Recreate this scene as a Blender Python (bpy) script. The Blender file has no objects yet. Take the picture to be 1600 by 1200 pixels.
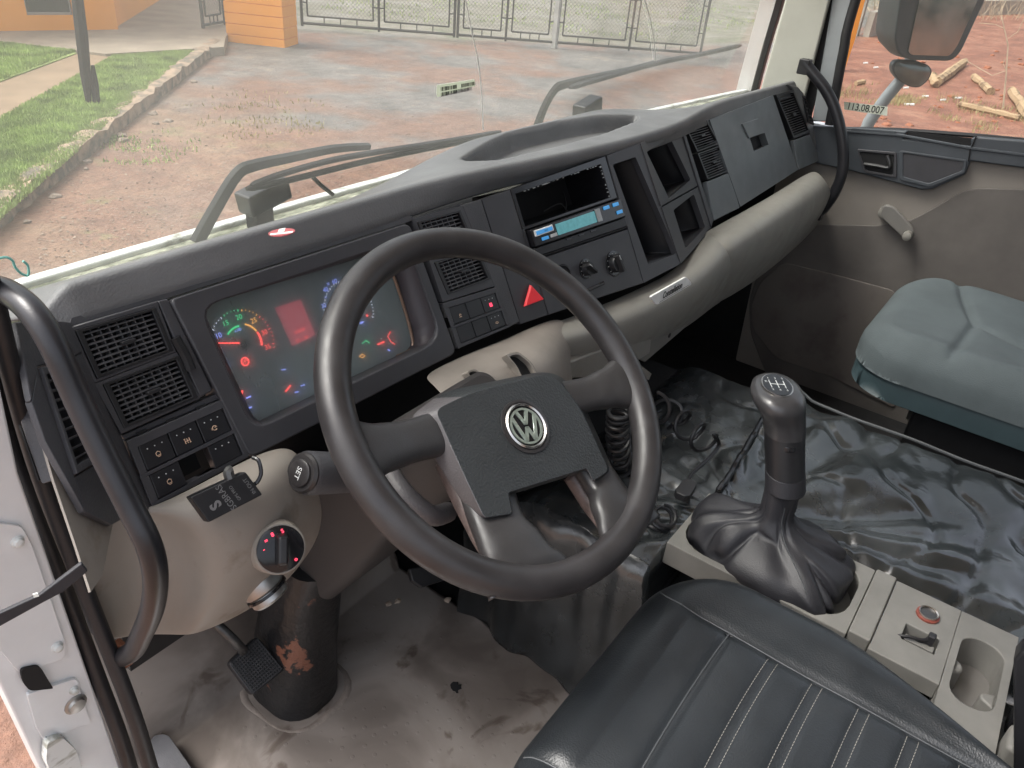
import bpy, bmesh, math, random
from mathutils import Vector, Matrix, noise
random.seed(7)
S = bpy.context.scene
COL = S.collection
R = math.radians
V = Vector

# ------------------------------------------------------------------ camera
# world: x = across the cab to the right, y = forward, z = up; metres, the eye at the origin
XA = V((0.5930542, -0.37658942, 0.71166504))
FA = V((-0.80125292, -0.36303261, 0.47560601))
UA = V((0.07924942, -0.85228384, -0.51704138))
right = V((XA[0], FA[0], UA[0])); down = V((XA[1], FA[1], UA[1])); fwd = V((XA[2], FA[2], UA[2]))
cam = bpy.data.cameras.new('camera'); cam.lens = 27.0; cam.sensor_width = 36.0
cam.clip_start = 0.02; cam.clip_end = 2000
co = bpy.data.objects.new('camera', cam); COL.objects.link(co)
co.matrix_world = Matrix(((right.x, -down.x, -fwd.x, 0), (right.y, -down.y, -fwd.y, 0), (right.z, -down.z, -fwd.z, 0), (0, 0, 0, 1)))
S.camera = co
# ------------------------------------------------------------------ light
w = bpy.data.worlds.new("World"); S.world = w; w.use_nodes = True
nt = w.node_tree; bg = nt.nodes['Background']
sky = nt.nodes.new('ShaderNodeTexSky'); sky.sky_type = 'NISHITA'; sky.sun_disc = False
SUN_EL, SUN_AZ = 58, 320        # azimuth measured clockwise from +y
sky.sun_elevation = R(SUN_EL); sky.sun_rotation = R(SUN_AZ); sky.dust_density = 6; sky.air_density = 1.0; sky.ozone_density = 1.0
hs = nt.nodes.new('ShaderNodeHueSaturation'); hs.inputs['Saturation'].default_value = 0.42
nt.links.new(sky.outputs[0], hs.inputs['Color']); nt.links.new(hs.outputs[0], bg.inputs[0]); bg.inputs[1].default_value = 0.13
sl = bpy.data.lights.new('sun', 'SUN'); sl.energy = 1.0; sl.angle = R(25); sl.color = (1, .975, .94)
so = bpy.data.objects.new('sun', sl); COL.objects.link(so)
sd = V((math.sin(R(SUN_AZ)) * math.cos(R(SUN_EL)), math.cos(R(SUN_AZ)) * math.cos(R(SUN_EL)), math.sin(R(SUN_EL))))
so.rotation_euler = sd.to_track_quat('Z', 'Y').to_euler()
S.view_settings.view_transform = 'Standard'; S.view_settings.look = 'None'; S.view_settings.gamma = 1
S.view_settings.exposure = 1.62
S.render.engine = 'CYCLES'
S.cycles.max_bounces = 8; S.cycles.transparent_max_bounces = 16

# ------------------------------------------------------------------ helpers
def ray(px, py):
    v = V((px - 800, py - 600, 1200.)) / 1200.
    return V((v.dot(XA), v.dot(FA), v.dot(UA)))
class Pl:
    """a real plane in the cab; at() is the point of it seen along a sight line"""
    def __init__(s, p0, n):
        s.p = V(p0); s.n = V(n).normalized()
        if s.n.dot(s.p) > 0: s.n = -s.n
    def at(s, px, py, off=0.):
        r = ray(px, py); p = s.p + s.n * off
        return r * (p.dot(s.n) / r.dot(s.n))
    def shift(s, d): q = Pl(s.p, s.n); q.p = s.p + s.n * d; return q
def plx(v): return Pl((v, 0, 0), (1, 0, 0))
def ply(v): return Pl((0, v, 0), (0, 1, 0))
def plz(v): return Pl((0, 0, v), (0, 0, 1))
def pl3(a, b, c):
    a, b, c = V(a), V(b), V(c); return Pl(a, (b - a).cross(c - a))
def wloc(o):
    r = V((0, 0, 0))
    while o: r = r + V(o.location); o = o.parent
    return r
def thing(name, label, cat, loc, group=None, kind=None):
    o = bpy.data.objects.new(name, None); o.empty_display_size = .05; COL.objects.link(o); o.location = loc
    return tag(o, label, cat, group, kind)
def tag(o, label=None, cat=None, group=None, kind=None):
    if label: o['label'] = label
    if cat: o['category'] = cat
    if group: o['group'] = group
    if kind: o['kind'] = kind
    return o
def fillet(pts, r, k=4):
    out = []; n = len(pts); P = [V((p[0], p[1], p[2] if len(p) > 2 else 0)) for p in pts]
    rr = r if isinstance(r, (list, tuple)) else [r] * n
    for i in range(n):
        a, b, c = P[i - 1], P[i], P[(i + 1) % n]
        u = a - b; v = c - b; q = min(rr[i], u.length * .48, v.length * .48)
        p0 = b + u.normalized() * q; p1 = b + v.normalized() * q
        for j in range(k + 1):
            t = j / k; out.append(p0 * (1 - t) ** 2 + b * 2 * t * (1 - t) + p1 * t * t)
    return out
class MB:
    def __init__(s): s.bm = bmesh.new()
    def f(s, vs):
        try: return s.bm.faces.new(vs)
        except ValueError: return None
    def vs(s, pts): return [s.bm.verts.new(p) for p in pts]
    def loft(s, loops, cap0=True, cap1=True, closed=True):
        L = [s.vs(l) for l in loops]; n = len(L[0])
        for a, b in zip(L[:-1], L[1:]):
            for i in range(n if closed else n - 1):
                j = (i + 1) % n; s.f((a[i], a[j], b[j], b[i]))
        if cap0: s.f(L[0][::-1])
        if cap1: s.f(L[-1])
        return s
    def slab(s, pts, n, th):
        return s.loft([[p - n * th for p in pts], pts])
    def ring(s, outer, inner, n, depth, inner_back=None):
        o, i = s.vs(outer), s.vs(inner)
        ib = s.vs(inner_back if inner_back else [p - n * depth for p in inner]); ob = s.vs([p - n * depth for p in outer]); m = len(o)
        for k in range(m):
            j = (k + 1) % m
            s.f((o[k], o[j], i[j], i[k])); s.f((i[k], i[j], ib[j], ib[k])); s.f((ob[k], ib[k], ib[j], ob[j])); s.f((o[k], ob[k], ob[j], o[j]))
        return s
    def box(s, c, ax, ay, az):
        c, ax, ay, az = V(c), V(ax), V(ay), V(az)
        l = [[c + ax * a + ay * b + az * d for a, b in ((-1, -1), (1, -1), (1, 1), (-1, 1))] for d in (-1, 1)]
        return s.loft(l)
    def cube(s, x0, x1, y0, y1, z0, z1):
        return s.box(((x0 + x1) / 2, (y0 + y1) / 2, (z0 + z1) / 2), ((x1 - x0) / 2, 0, 0), (0, (y1 - y0) / 2, 0), (0, 0, (z1 - z0) / 2))
    def tube(s, path, r, seg=12, closed=False, flat=None, caps=True):
        P = [V(p) for p in path]; n = len(P); loops = []
        rr = r if isinstance(r, (list, tuple)) else [r] * n
        up = None
        for i in range(n):
            if closed: t = P[(i + 1) % n] - P[i - 1]
            else: t = P[min(i + 1, n - 1)] - P[max(i - 1, 0)]
            t.normalize()
            if up is None:
                up = V((0, 0, 1)) if abs(t.z) < .9 else V((0, 1, 0))
                if flat: up = V(flat)
            u = (up - t * up.dot(t)).normalized(); v = t.cross(u); up = u
            loops.append([P[i] + (u * math.cos(a) + v * math.sin(a)) * rr[i] for a in (2 * math.pi * k / seg for k in range(seg))])
        if closed:
            L = [s.vs(l) for l in loops]
            for i in range(n):
                a, b = L[i], L[(i + 1) % n]
                for k in range(seg): s.f((a[k], a[(k + 1) % seg], b[(k + 1) % seg], b[k]))
        else: s.loft(loops, caps, caps)
        return s
    def lathe(s, c, axis, prof, seg=32, capb=True, capt=True, sx=1.):
        c = V(c); a = V(axis).normalized(); u = a.orthogonal().normalized(); v = a.cross(u)
        loops = [[c + a * h + (u * math.cos(t) + v * math.sin(t)) * r for t in (2 * math.pi * k / seg for k in range(seg))] for r, h in prof]
        return s.loft(loops, capb, capt)
    def grid(s, rows):
        L = [s.vs(r) for r in rows]
        for a, b in zip(L[:-1], L[1:]):
            for i in range(len(a) - 1): s.f((a[i], a[i + 1], b[i + 1], b[i]))
        return s
    def build(s, name, mat, parent=None, bevel=0, seg=2, sub=0, solid=0, sharp=38, solid_off=-1, disp=None):
        bm = s.bm
        bmesh.ops.remove_doubles(bm, verts=bm.verts, dist=1e-6)
        bmesh.ops.recalc_face_normals(bm, faces=bm.faces)
        for f in bm.faces: f.smooth = True
        ang = R(sharp)
        for e in bm.edges:
            if len(e.link_faces) == 2 and e.calc_face_angle(0) > ang: e.smooth = False
        if parent: o0 = wloc(parent)
        else:
            xs = [v.co for v in bm.verts]
            mn = V((min(c[i] for c in xs) for i in range(3))); mx = V((max(c[i] for c in xs) for i in range(3)))
            o0 = (mn + mx) / 2; o0.z = mn.z
        bmesh.ops.translate(bm, verts=bm.verts, vec=-o0)
        me = bpy.data.meshes.new(name); bm.to_mesh(me); bm.free()
        ob = bpy.data.objects.new(name, me); COL.objects.link(ob); me.materials.append(mat)
        if parent: ob.parent = parent
        else: ob.location = o0
        if solid:
            m = ob.modifiers.new('solid', 'SOLIDIFY'); m.thickness = solid; m.offset = solid_off
        if sub:
            m = ob.modifiers.new('sub', 'SUBSURF'); m.levels = sub; m.render_levels = sub
        if bevel:
            m = ob.modifiers.new('bevel', 'BEVEL'); m.width = bevel; m.segments = seg; m.limit_method = 'ANGLE'; m.angle_limit = R(32); m.harden_normals = True
        return ob
def text(body, c, rt, up, size, mat, parent, name='lettering', ext=.0003, sx=1., shear=0, offset=0., lift=.0006, align='CENTER'):
    cu = bpy.data.curves.new('t', 'FONT'); cu.body = body; cu.size = 1; cu.align_x = align; cu.align_y = 'CENTER'; cu.shear = shear; cu.offset = offset
    cu.resolution_u = 3
    t = bpy.data.objects.new('t', cu); COL.objects.link(t)
    dg = bpy.context.evaluated_depsgraph_get(); dg.update()
    me = bpy.data.meshes.new_from_object(t.evaluated_get(dg)); bpy.data.objects.remove(t)
    rt = V(rt).normalized(); n = rt.cross(V(up)).normalized(); up = n.cross(rt)
    o0 = wloc(parent) if parent else V((0, 0, 0))
    for v in me.vertices:
        v.co = V(c) + rt * v.co.x * size * sx + up * v.co.y * size + n * lift - o0
    me.materials.clear(); me.materials.append(mat); me.name = name
    ob = bpy.data.objects.new(name, me); COL.objects.link(ob)
    if parent: ob.parent = parent
    return ob
class Quad:
    """u to the right, v down, w out of the surface (metres)"""
    def __init__(s, pts, pl):
        s.c = [pl.at(*p) for p in pts]; s.n = pl.n; s.pl = pl
    def at(s, u, v, w=0):
        a, b, c, d = s.c
        return (a * (1 - u) + b * u) * (1 - v) + (d * (1 - u) + c * u) * v + s.n * w
    def loop(s, u0, u1, v0, v1, w=0): return [s.at(u0, v0, w), s.at(u1, v0, w), s.at(u1, v1, w), s.at(u0, v1, w)]
    def box(s, mb, u0, u1, v0, v1, w0, w1): mb.loft([s.loop(u0, u1, v0, v1, w0), s.loop(u0, u1, v0, v1, w1)])
    def rt(s): return (s.at(1, .5) - s.at(0, .5)).normalized()
    def up(s): return (s.at(.5, 0) - s.at(.5, 1)).normalized()
# ------------------------------------------------------------------ materials
def mat(name, col, rough=.5, metal=0, bump=0, bscale=800, var=.0, vscale=6, col2=None, thr=(.45, .6), spec=.5, coat=0, emis=None, estr=1, voro=0, stretch=None, rvar=0, sss=0):
    m = bpy.data.materials.new(name); m.use_nodes = True; n = m.node_tree; L = n.links
    b = n.nodes['Principled BSDF']
    b.inputs['Roughness'].default_value = rough; b.inputs['Metallic'].default_value = metal
    b.inputs['Specular IOR Level'].default_value = spec; b.inputs['Coat Weight'].default_value = coat
    b.inputs['Base Color'].default_value = (*col, 1)
    tc = n.nodes.new('ShaderNodeTexCoord'); gm = n.nodes.new('ShaderNodeNewGeometry')
    src = gm.outputs['Position']
    if stretch:
        mp = n.nodes.new('ShaderNodeMapping'); mp.inputs['Scale'].default_value = stretch; L.new(src, mp.inputs[0]); src = mp.outputs[0]
    if col2 or var:
        nz = n.nodes.new('ShaderNodeTexNoise'); nz.inputs['Scale'].default_value = vscale; nz.inputs['Detail'].default_value = 6; nz.inputs['Roughness'].default_value = .6
        L.new(src, nz.inputs['Vector'])
        cr = n.nodes.new('ShaderNodeValToRGB'); e = cr.color_ramp.elements
        if col2: e[0].position, e[1].position = thr; e[0].color = (*col, 1); e[1].color = (*col2, 1)
        else:
            e[0].position, e[1].position = .3, .7
            e[0].color = (*[c * (1 - var) for c in col], 1); e[1].color = (*[min(1, c * (1 + var)) for c in col], 1)
        L.new(nz.outputs[0], cr.inputs[0]); L.new(cr.outputs[0], b.inputs['Base Color'])
        if rvar:
            mr = n.nodes.new('ShaderNodeMapRange'); mr.inputs['From Min'].default_value = .35; mr.inputs['From Max'].default_value = .65
            mr.inputs['To Min'].default_value = max(.02, rough - rvar); mr.inputs['To Max'].default_value = rough + rvar
            nz2 = n.nodes.new('ShaderNodeTexNoise'); nz2.inputs['Scale'].default_value = vscale * 2.3; nz2.inputs['Detail'].default_value = 5; L.new(src, nz2.inputs['Vector'])
            L.new(nz2.outputs[0], mr.inputs[0]); L.new(mr.outputs[0], b.inputs['Roughness'])
    if bump:
        if voro:
            t = n.nodes.new('ShaderNodeTexVoronoi'); t.inputs['Scale'].default_value = bscale; t.feature = 'SMOOTH_F1'; o = t.outputs['Distance']
        else:
            t = n.nodes.new('ShaderNodeTexNoise'); t.inputs['Scale'].default_value = bscale; t.inputs['Detail'].default_value = 3; o = t.outputs[0]
        L.new(src, t.inputs['Vector'])
        bp = n.nodes.new('ShaderNodeBump'); bp.inputs['Strength'].default_value = bump; bp.inputs['Distance'].default_value = .4 / bscale
        L.new(o, bp.inputs['Height']); L.new(bp.outputs[0], b.inputs['Normal'])
    if emis: b.inputs['Emission Color'].default_value = (*emis, 1); b.inputs['Emission Strength'].default_value = estr
    return m
def hexc(r, g, b_):
    return tuple((c / 255 / 12.92 if c / 255 <= .04045 else ((c / 255 + .055) / 1.055) ** 2.4) for c in (r, g, b_))
M = {}
M['dash'] = mat('dash_plastic', (.060, .060, .066), .45, bump=.5, bscale=500, var=.18, vscale=9, rvar=.08)
M['dashtop_lit'] = mat('dash_top_lit_plastic', (.155, .157, .160), .5, bump=.6, bscale=420, var=.16, vscale=7, rvar=.06)  # windshield light on the dash top is put into this paler colour
M['panel'] = mat('panel_plastic', (.052, .052, .058), .43, bump=.25, bscale=1200, var=.12, vscale=12)
M['glove_sheen'] = mat('glovebox_sheen_plastic', (.125, .138, .147), .4, bump=.3, bscale=1200, var=.12, vscale=8, rvar=.06)  # reflected light is put into this paler, bluish colour
M['black'] = mat('black_plastic', (.014, .014, .016), .4, bump=.15, bscale=900, var=.2, vscale=15)
M['slat'] = mat('vent_slat_plastic', (.085, .085, .09), .42, var=.1, vscale=20)
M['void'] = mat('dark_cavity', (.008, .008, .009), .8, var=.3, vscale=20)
M['gloss'] = mat('gloss_black', (.012, .012, .014), .16, var=.2, vscale=20)
M['key'] = mat('switch_key', (.02, .02, .023), .35, bump=.1, bscale=900, var=.15, vscale=30)
M['beige'] = mat('beige_trim', (.262, .236, .206), .5, bump=.3, bscale=1000, col2=(.175, .14, .11), thr=(.60, .72), vscale=13, rvar=.08)
M['pad'] = mat('grey_beige_pad', (.238, .228, .205), .48, bump=.3, bscale=1000, col2=(.19, .175, .15), thr=(.56, .74), vscale=10, rvar=.08)
M['trimgrey'] = mat('grey_trim', (.17, .162, .15), .6, bump=.3, bscale=900, var=.12, vscale=6)
M['doorpanel'] = mat('door_panel_fabric', (.25, .225, .20), .75, bump=.5, bscale=700, var=.1, vscale=5)
M['doorlow'] = mat('door_lower_panel', (.135, .122, .112), .75, bump=.5, bscale=700, var=.16, vscale=7)
M['doortop'] = mat('door_top_plastic', (.06, .068, .078), .48, bump=.3, bscale=1000, var=.1, vscale=9)
M['pillar'] = mat('pillar_trim', (.50, .50, .44), .6, bump=.2, bscale=900, var=.08, vscale=6)
M['doorframe'] = mat('grey_door_frame', (.30, .32, .33), .5, var=.12, vscale=8)
M['rubber'] = mat('black_rubber', (.016, .016, .018), .48, bump=.25, bscale=500, var=.3, vscale=16)
M['white'] = mat('white_paint', (.74, .755, .76), .35, var=.07, vscale=7, coat=.3, bump=.04, bscale=30)
M['whitedirt'] = mat('dirty_white_paint', (.66, .68, .66), .45, col2=(.22, .22, .16), thr=(.52, .68), vscale=22, stretch=(1, 1, 3))
M['handle'] = mat('black_handle_tube', (.016, .016, .019), .34, bump=.12, bscale=600, var=.2, vscale=14)
M['rust'] = mat('rust', (.19, .075, .04), .85, bump=.6, bscale=300, var=.5, vscale=60)
M['wheel'] = mat('wheel_rim_polyurethane', (.028, .026, .027), .38, bump=.3, bscale=900, var=.28, vscale=16, rvar=.1)
M['hub'] = mat('hub_leather_grain', (.027, .030, .032), .42, bump=.75, bscale=430, voro=1, var=.14, vscale=14)
M['hubside'] = mat('hub_side', (.085, .08, .084), .5, bump=.5, bscale=500, voro=1, var=.15, vscale=16)
M['spoke'] = mat('spoke_plastic', (.03, .029, .03), .38, bump=.4, bscale=900, var=.2, vscale=20, rvar=.1)
M['worn'] = mat('worn_spoke', (.11, .085, .08), .45, bump=.5, bscale=300, var=.35, vscale=50)
M['colgrey'] = mat('column_cover_grey', (.034, .031, .031), .6, bump=.3, bscale=800, var=.15, vscale=6)
M['chrome'] = mat('chrome', (.6, .57, .54), .22, metal=1, var=.1, vscale=50)
M['silver'] = mat('satin_silver', (.42, .42, .41), .42, metal=1, var=.1, vscale=60, bump=.1, bscale=400)
M['silverplate'] = mat('badge_plate', (.86, .86, .84), .35, metal=.0, var=.1, vscale=60)
M['floormat'] = None
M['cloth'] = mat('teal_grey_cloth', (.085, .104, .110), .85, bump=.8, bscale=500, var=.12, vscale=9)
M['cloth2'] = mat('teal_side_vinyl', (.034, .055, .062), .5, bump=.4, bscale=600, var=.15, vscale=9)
M['leather'] = mat('black_leather', (.018, .021, .024), .38, bump=.45, bscale=520, voro=1, var=.22, vscale=7, rvar=.08)
M['bootleather'] = mat('boot_leather', (.022, .022, .026), .47, bump=.4, bscale=600, voro=1, var=.2, vscale=20)
M['stitch'] = mat('thread', (.27, .26, .235), .8, var=.1, vscale=200)
M['piping'] = mat('piping', (.075, .08, .085), .5, var=.1, vscale=100)
M['console'] = mat('console_plastic', (.185, .18, .165), .5, bump=.3, bscale=900, var=.16, vscale=12, rvar=.05)
M['red'] = mat('red_button', (.62, .03, .04), .3, emis=(.8, .02, .03), estr=.08)
M['redplastic'] = mat('red_plastic', (.6, .03, .03), .35, var=.05, vscale=50)
M['metaldk'] = mat('dark_metal', (.10, .10, .10), .4, metal=.7, var=.3, vscale=40, bump=.2, bscale=300)
M['grime'] = mat('black_painted_steel', (.012, .012, .013), .35, col2=(.17, .07, .045), thr=(.585, .595), vscale=5, bump=.3, bscale=60)
M['carpet'] = mat('black_carpet', (.012, .012, .013), .9, bump=.8, bscale=400, var=.3, vscale=20)
M['label'] = mat('thin_paper', (.85, .87, .80), .6, var=.05, vscale=60)
_n = M['label'].node_tree; _t = _n.nodes.new('ShaderNodeBsdfTranslucent'); _t.inputs[0].default_value = (.8, .84, .74, 1); _x = _n.nodes.new('ShaderNodeMixShader'); _x.inputs[0].default_value = .5
_n.links.new(_n.nodes['Principled BSDF'].outputs[0], _x.inputs[1]); _n.links.new(_t.outputs[0], _x.inputs[2]); _n.links.new(_x.outputs[0], _n.nodes['Material Output'].inputs[0])
M['ink'] = mat('black_ink', (.02, .02, .02), .6)
M['paper'] = mat('paper_label', (.86, .88, .82), .6, var=.06, vscale=60)
def emi(name, c, s): return mat(name, tuple(x * .5 for x in c), .5, emis=c, estr=s)
M['eblue'] = emi('dial_blue', (.22, .28, .85), 0.75); M['egreen'] = emi('dial_green', (.05, .6, .22), 0.60); M['eamber'] = emi('dial_amber', (.85, .38, .08), 0.63)
M['ered'] = emi('dial_red', (.9, .07, .06), 0.83); M['escreen'] = emi('dial_screen_red', (.40, .05, .07), .36); M['ewhite'] = emi('dial_dots', (.6, .65, .8), 0.60)
M['escreentxt'] = emi('screen_text', (.9, .06, .06), .8)
M['elcd'] = mat('radio_lcd', (.06, .16, .17), .25, emis=(.05, .18, .2), estr=.35, var=.4, vscale=90); M['ekey'] = mat('radio_key_blue', (.05, .25, .5), .3, emis=(.04, .22, .5), estr=.25)
M['icon'] = mat('switch_icon', (.6, .42, .3), .5); M['dot'] = mat('switch_dot', (.6, .62, .62), .5)
M['eredknob'] = emi('switch_red_mark', (.9, .05, .1), .9)

def glassmat(name, dust=.1, gloss=.06, dust_haze_col=(.62, .62, .58), streak=True, tint=(1, 1, 1)):  # film is dust on the windows, painted reflection haze on the cluster pane
    m = bpy.data.materials.new(name); m.use_nodes = True; n = m.node_tree; L = n.links
    n.nodes.remove(n.nodes['Principled BSDF']); out = n.nodes['Material Output']
    tr = n.nodes.new('ShaderNodeBsdfTransparent'); tr.inputs[0].default_value = (*tint, 1)
    gl = n.nodes.new('ShaderNodeBsdfGlossy'); gl.inputs['Roughness'].default_value = .03
    df = n.nodes.new('ShaderNodeBsdfDiffuse'); df.inputs[0].default_value = (*dust_haze_col, 1)
    tl = n.nodes.new('ShaderNodeBsdfTranslucent'); tl.inputs[0].default_value = (*dust_haze_col, 1)
    ad = n.nodes.new('ShaderNodeMixShader'); L.new(df.outputs[0], ad.inputs[1]); L.new(tl.outputs[0], ad.inputs[2]); ad.inputs[0].default_value = .6
    fr = n.nodes.new('ShaderNodeLayerWeight'); fr.inputs[0].default_value = .12
    mul = n.nodes.new('ShaderNodeMath'); mul.operation = 'MULTIPLY'; mul.inputs[1].default_value = .22; L.new(fr.outputs['Fresnel'], mul.inputs[0])
    m1 = n.nodes.new('ShaderNodeMixShader'); L.new(mul.outputs[0], m1.inputs[0]); L.new(tr.outputs[0], m1.inputs[1]); L.new(gl.outputs[0], m1.inputs[2])
    g = n.nodes.new('ShaderNodeNewGeometry'); mp = n.nodes.new('ShaderNodeMapping'); mp.inputs['Scale'].default_value = (3.2, 1, 1.1)
    L.new(g.outputs['Position'], mp.inputs[0])
    nz = n.nodes.new('ShaderNodeTexNoise'); nz.inputs['Scale'].default_value = 2.2; nz.inputs['Detail'].default_value = 8; L.new(mp.outputs[0], nz.inputs['Vector'])
    mr = n.nodes.new('ShaderNodeMapRange'); mr.inputs['From Min'].default_value = .3; mr.inputs['From Max'].default_value = .75
    mr.inputs['To Min'].default_value = dust * .7; mr.inputs['To Max'].default_value = dust * 1.35; L.new(nz.outputs[0], mr.inputs[0])
    m2 = n.nodes.new('ShaderNodeMixShader'); L.new(mr.outputs[0], m2.inputs[0]); L.new(m1.outputs[0], m2.inputs[1]); L.new(ad.outputs[0], m2.inputs[2])
    L.new(m2.outputs[0], out.inputs[0])
    return m
M['wsglass'] = glassmat('dusty_windshield', .10, tint=(.86, .87, .855))
M['doorglass'] = glassmat('door_glass', .07, tint=(.84, .86, .84))

# ================================================================== OUTSIDE
G = -2.6
def sm(a, b, x):
    t = max(0, min(1, (x - a) / (b - a))); return t * t * (3 - 2 * t)
def H(x, y):
    d = x - .25 * y
    return G + sm(16, 20, d) * sm(11, 7, y) * (.07 * (d - 16)) * (1 if d < 60 else 60. / d) + .05 * noise.noise(V((x * .35, y * .35, 0))) * sm(14, 20, d)
def hit(px, py):
    r = ray(px, py); t = 3.
    while t < 300:
        p = r * t
        if p.z <= H(p.x, p.y): break
        t += .05
    return V((p.x, p.y, H(p.x, p.y)))
def gmat():
    m = bpy.data.materials.new('yard_ground'); m.use_nodes = True; n = m.node_tree; L = n.links; b = n.nodes['Principled BSDF']
    b.inputs['Roughness'].default_value = .62
    g = n.nodes.new('ShaderNodeNewGeometry')
    def nz(scale, det=6, off=(0, 0, 0)):
        mp = n.nodes.new('ShaderNodeMapping'); mp.inputs['Location'].default_value = off; L.new(g.outputs['Position'], mp.inputs[0])
        t = n.nodes.new('ShaderNodeTexNoise'); t.inputs['Scale'].default_value = scale; t.inputs['Detail'].default_value = det; t.inputs['Roughness'].default_value = .62
        L.new(mp.outputs[0], t.inputs['Vector']); return t.outputs[0]
    def ramp(src, stops):
        c = n.nodes.new('ShaderNodeValToRGB'); e = c.color_ramp.elements
        while len(e) < len(stops): e.new(.5)
        for k, (p, col) in enumerate(stops): e[k].position = p; e[k].color = (*col, 1) if isinstance(col, tuple) else (col, col, col, 1)
        L.new(src, c.inputs[0]); return c.outputs[0]
    def mix(f, a, c2, typ='MIX'):
        x = n.nodes.new('ShaderNodeMix'); x.data_type = 'RGBA'; x.blend_type = typ
        if isinstance(f, float): x.inputs[0].default_value = f
        else: L.new(f, x.inputs[0])
        L.new(a, x.inputs[6]); L.new(c2, x.inputs[7]); return x.outputs[2]
    grav = ramp(nz(9, 8), [(.34, (.10, .073, .06)), (.5, (.175, .13, .108)), (.66, (.28, .23, .195))])
    red = ramp(nz(3.5, 8, (5, 2, 0)), [(.35, (.15, .068, .042)), (.6, (.21, .105, .066))])
    dust = ramp(nz(2.2, 7, (9, 1, 0)), [(.3, (.20, .125, .08)), (.7, (.30, .20, .13))])
    a = mix(ramp(nz(.55, 7, (3, 0, 0)), [(.36, 0.), (.54, .9)]), grav, dust)
    a = mix(ramp(nz(.42, 7, (0, 7.3, 0)), [(.42, 0.), (.58, .85)]), a, red)
    gr = ramp(nz(6, 6, (1, 1, 4)), [(.3, (.13, .17, .05)), (.7, (.27, .27, .12))])
    a = mix(ramp(nz(.8, 8, (11, 3, 0)), [(.585, 0.), (.66, .8)]), a, gr)
    # position masks: the concrete court in front of the gates, the red bank to the right
    sx = n.nodes.new('ShaderNodeSeparateXYZ'); L.new(g.outputs['Position'], sx.inputs[0])
    wob = n.nodes.new('ShaderNodeMath'); wob.operation = 'MULTIPLY_ADD'; L.new(nz(.6, 5, (2, 2, 2)), wob.inputs[0]); wob.inputs[1].default_value = 5.5; L.new(sx.outputs[0], wob.inputs[2])
    d2 = n.nodes.new('ShaderNodeMath'); d2.operation = 'MULTIPLY_ADD'; L.new(sx.outputs[1], d2.inputs[0]); d2.inputs[1].default_value = -.25; L.new(wob.outputs[0], d2.inputs[2])
    def rng(src, lo, hi):
        r_ = n.nodes.new('ShaderNodeMapRange'); r_.inputs['From Min'].default_value = lo; r_.inputs['From Max'].default_value = hi; L.new(src, r_.inputs[0]); return r_.outputs[0]
    conc = ramp(nz(1.3, 9, (0, 0, 7)), [(.3, (.085, .080, .075)), (.46, (.13, .12, .112)), (.6, (.17, .155, .145)), (.76, (.26, .205, .155))])
    court = mix(rng(wob.outputs[0], 8.6, 10.5), a, conc)
    court = mix(ramp(nz(.45, 7, (2.2, 9.3, 0)), [(.44, 0.), (.58, .75)]), court, red)
    redb = ramp(nz(1.6, 9, (3, 3, 3)), [(.3, (.15, .055, .032)), (.5, (.235, .092, .056)), (.68, (.32, .155, .10))])
    # right of the gates the soil is bare and red
    yy = n.nodes.new('ShaderNodeMath'); yy.operation = 'MULTIPLY_ADD'; L.new(nz(.5, 4, (7, 7, 1)), yy.inputs[0]); yy.inputs[1].default_value = 2.; L.new(sx.outputs[1], yy.inputs[2])
    ym = rng(yy.outputs[0], 7.6, 6.6)
    xm = rng(d2.outputs[0], 13.5, 15.5)
    mm = n.nodes.new('ShaderNodeMath'); mm.operation = 'MULTIPLY'; L.new(ym, mm.inputs[0]); L.new(xm, mm.inputs[1])
    fin = mix(mm.outputs[0], court, redb)
    # beyond the gates: straw and weeds
    ga = n.nodes.new('ShaderNodeMath'); ga.operation = 'MULTIPLY_ADD'; L.new(sx.outputs[1], ga.inputs[0]); ga.inputs[1].default_value = 1.32; L.new(wob.outputs[0], ga.inputs[2])
    weed = ramp(nz(1.1, 9, (8, 3, 3)), [(.32, (.10, .11, .06)), (.48, (.17, .155, .115)), (.6, (.21, .195, .165)), (.75, (.26, .25, .235))])
    wk = n.nodes.new('ShaderNodeMath'); wk.operation = 'MULTIPLY'; L.new(rng(ga.outputs[0], 34.6, 36.2), wk.inputs[0]); L.new(rng(sx.outputs[1], 6.5, 8.5), wk.inputs[1])
    fin = mix(wk.outputs[0], fin, weed)
    spk = ramp(nz(26, 6, (4, 4, 2)), [(.34, (.55, .53, .50)), (.5, (1, 1, 1)), (.68, (1.45, 1.42, 1.38))])
    fin = mix(.4, fin, spk, 'MULTIPLY')
    spk2 = ramp(nz(4.5, 8, (6, 1, 2)), [(.36, (.72, .70, .68)), (.5, (1, 1, 1)), (.64, (1.25, 1.22, 1.18))])
    fin = mix(.5, fin, spk2, 'MULTIPLY')
    L.new(fin, b.inputs['Base Color'])
    bp = n.nodes.new('ShaderNodeBump'); bp.inputs['Strength'].default_value = .7; bp.inputs['Distance'].default_value = .05
    L.new(nz(14, 8, (0, 0, 1)), bp.inputs['Height']); L.new(bp.outputs[0], b.inputs['Normal'])
    return m
xs = [-900, -300, -100, -40] + [x * .8 for x in range(-25, 66)] + [56, 60, 66, 74, 84, 100, 130, 200, 400, 1000]
gb = MB(); gb.grid([[V((x, y, H(x, y))) for x in xs] for y in xs])
tag(gb.build('ground', gmat()), kind='structure')

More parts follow.
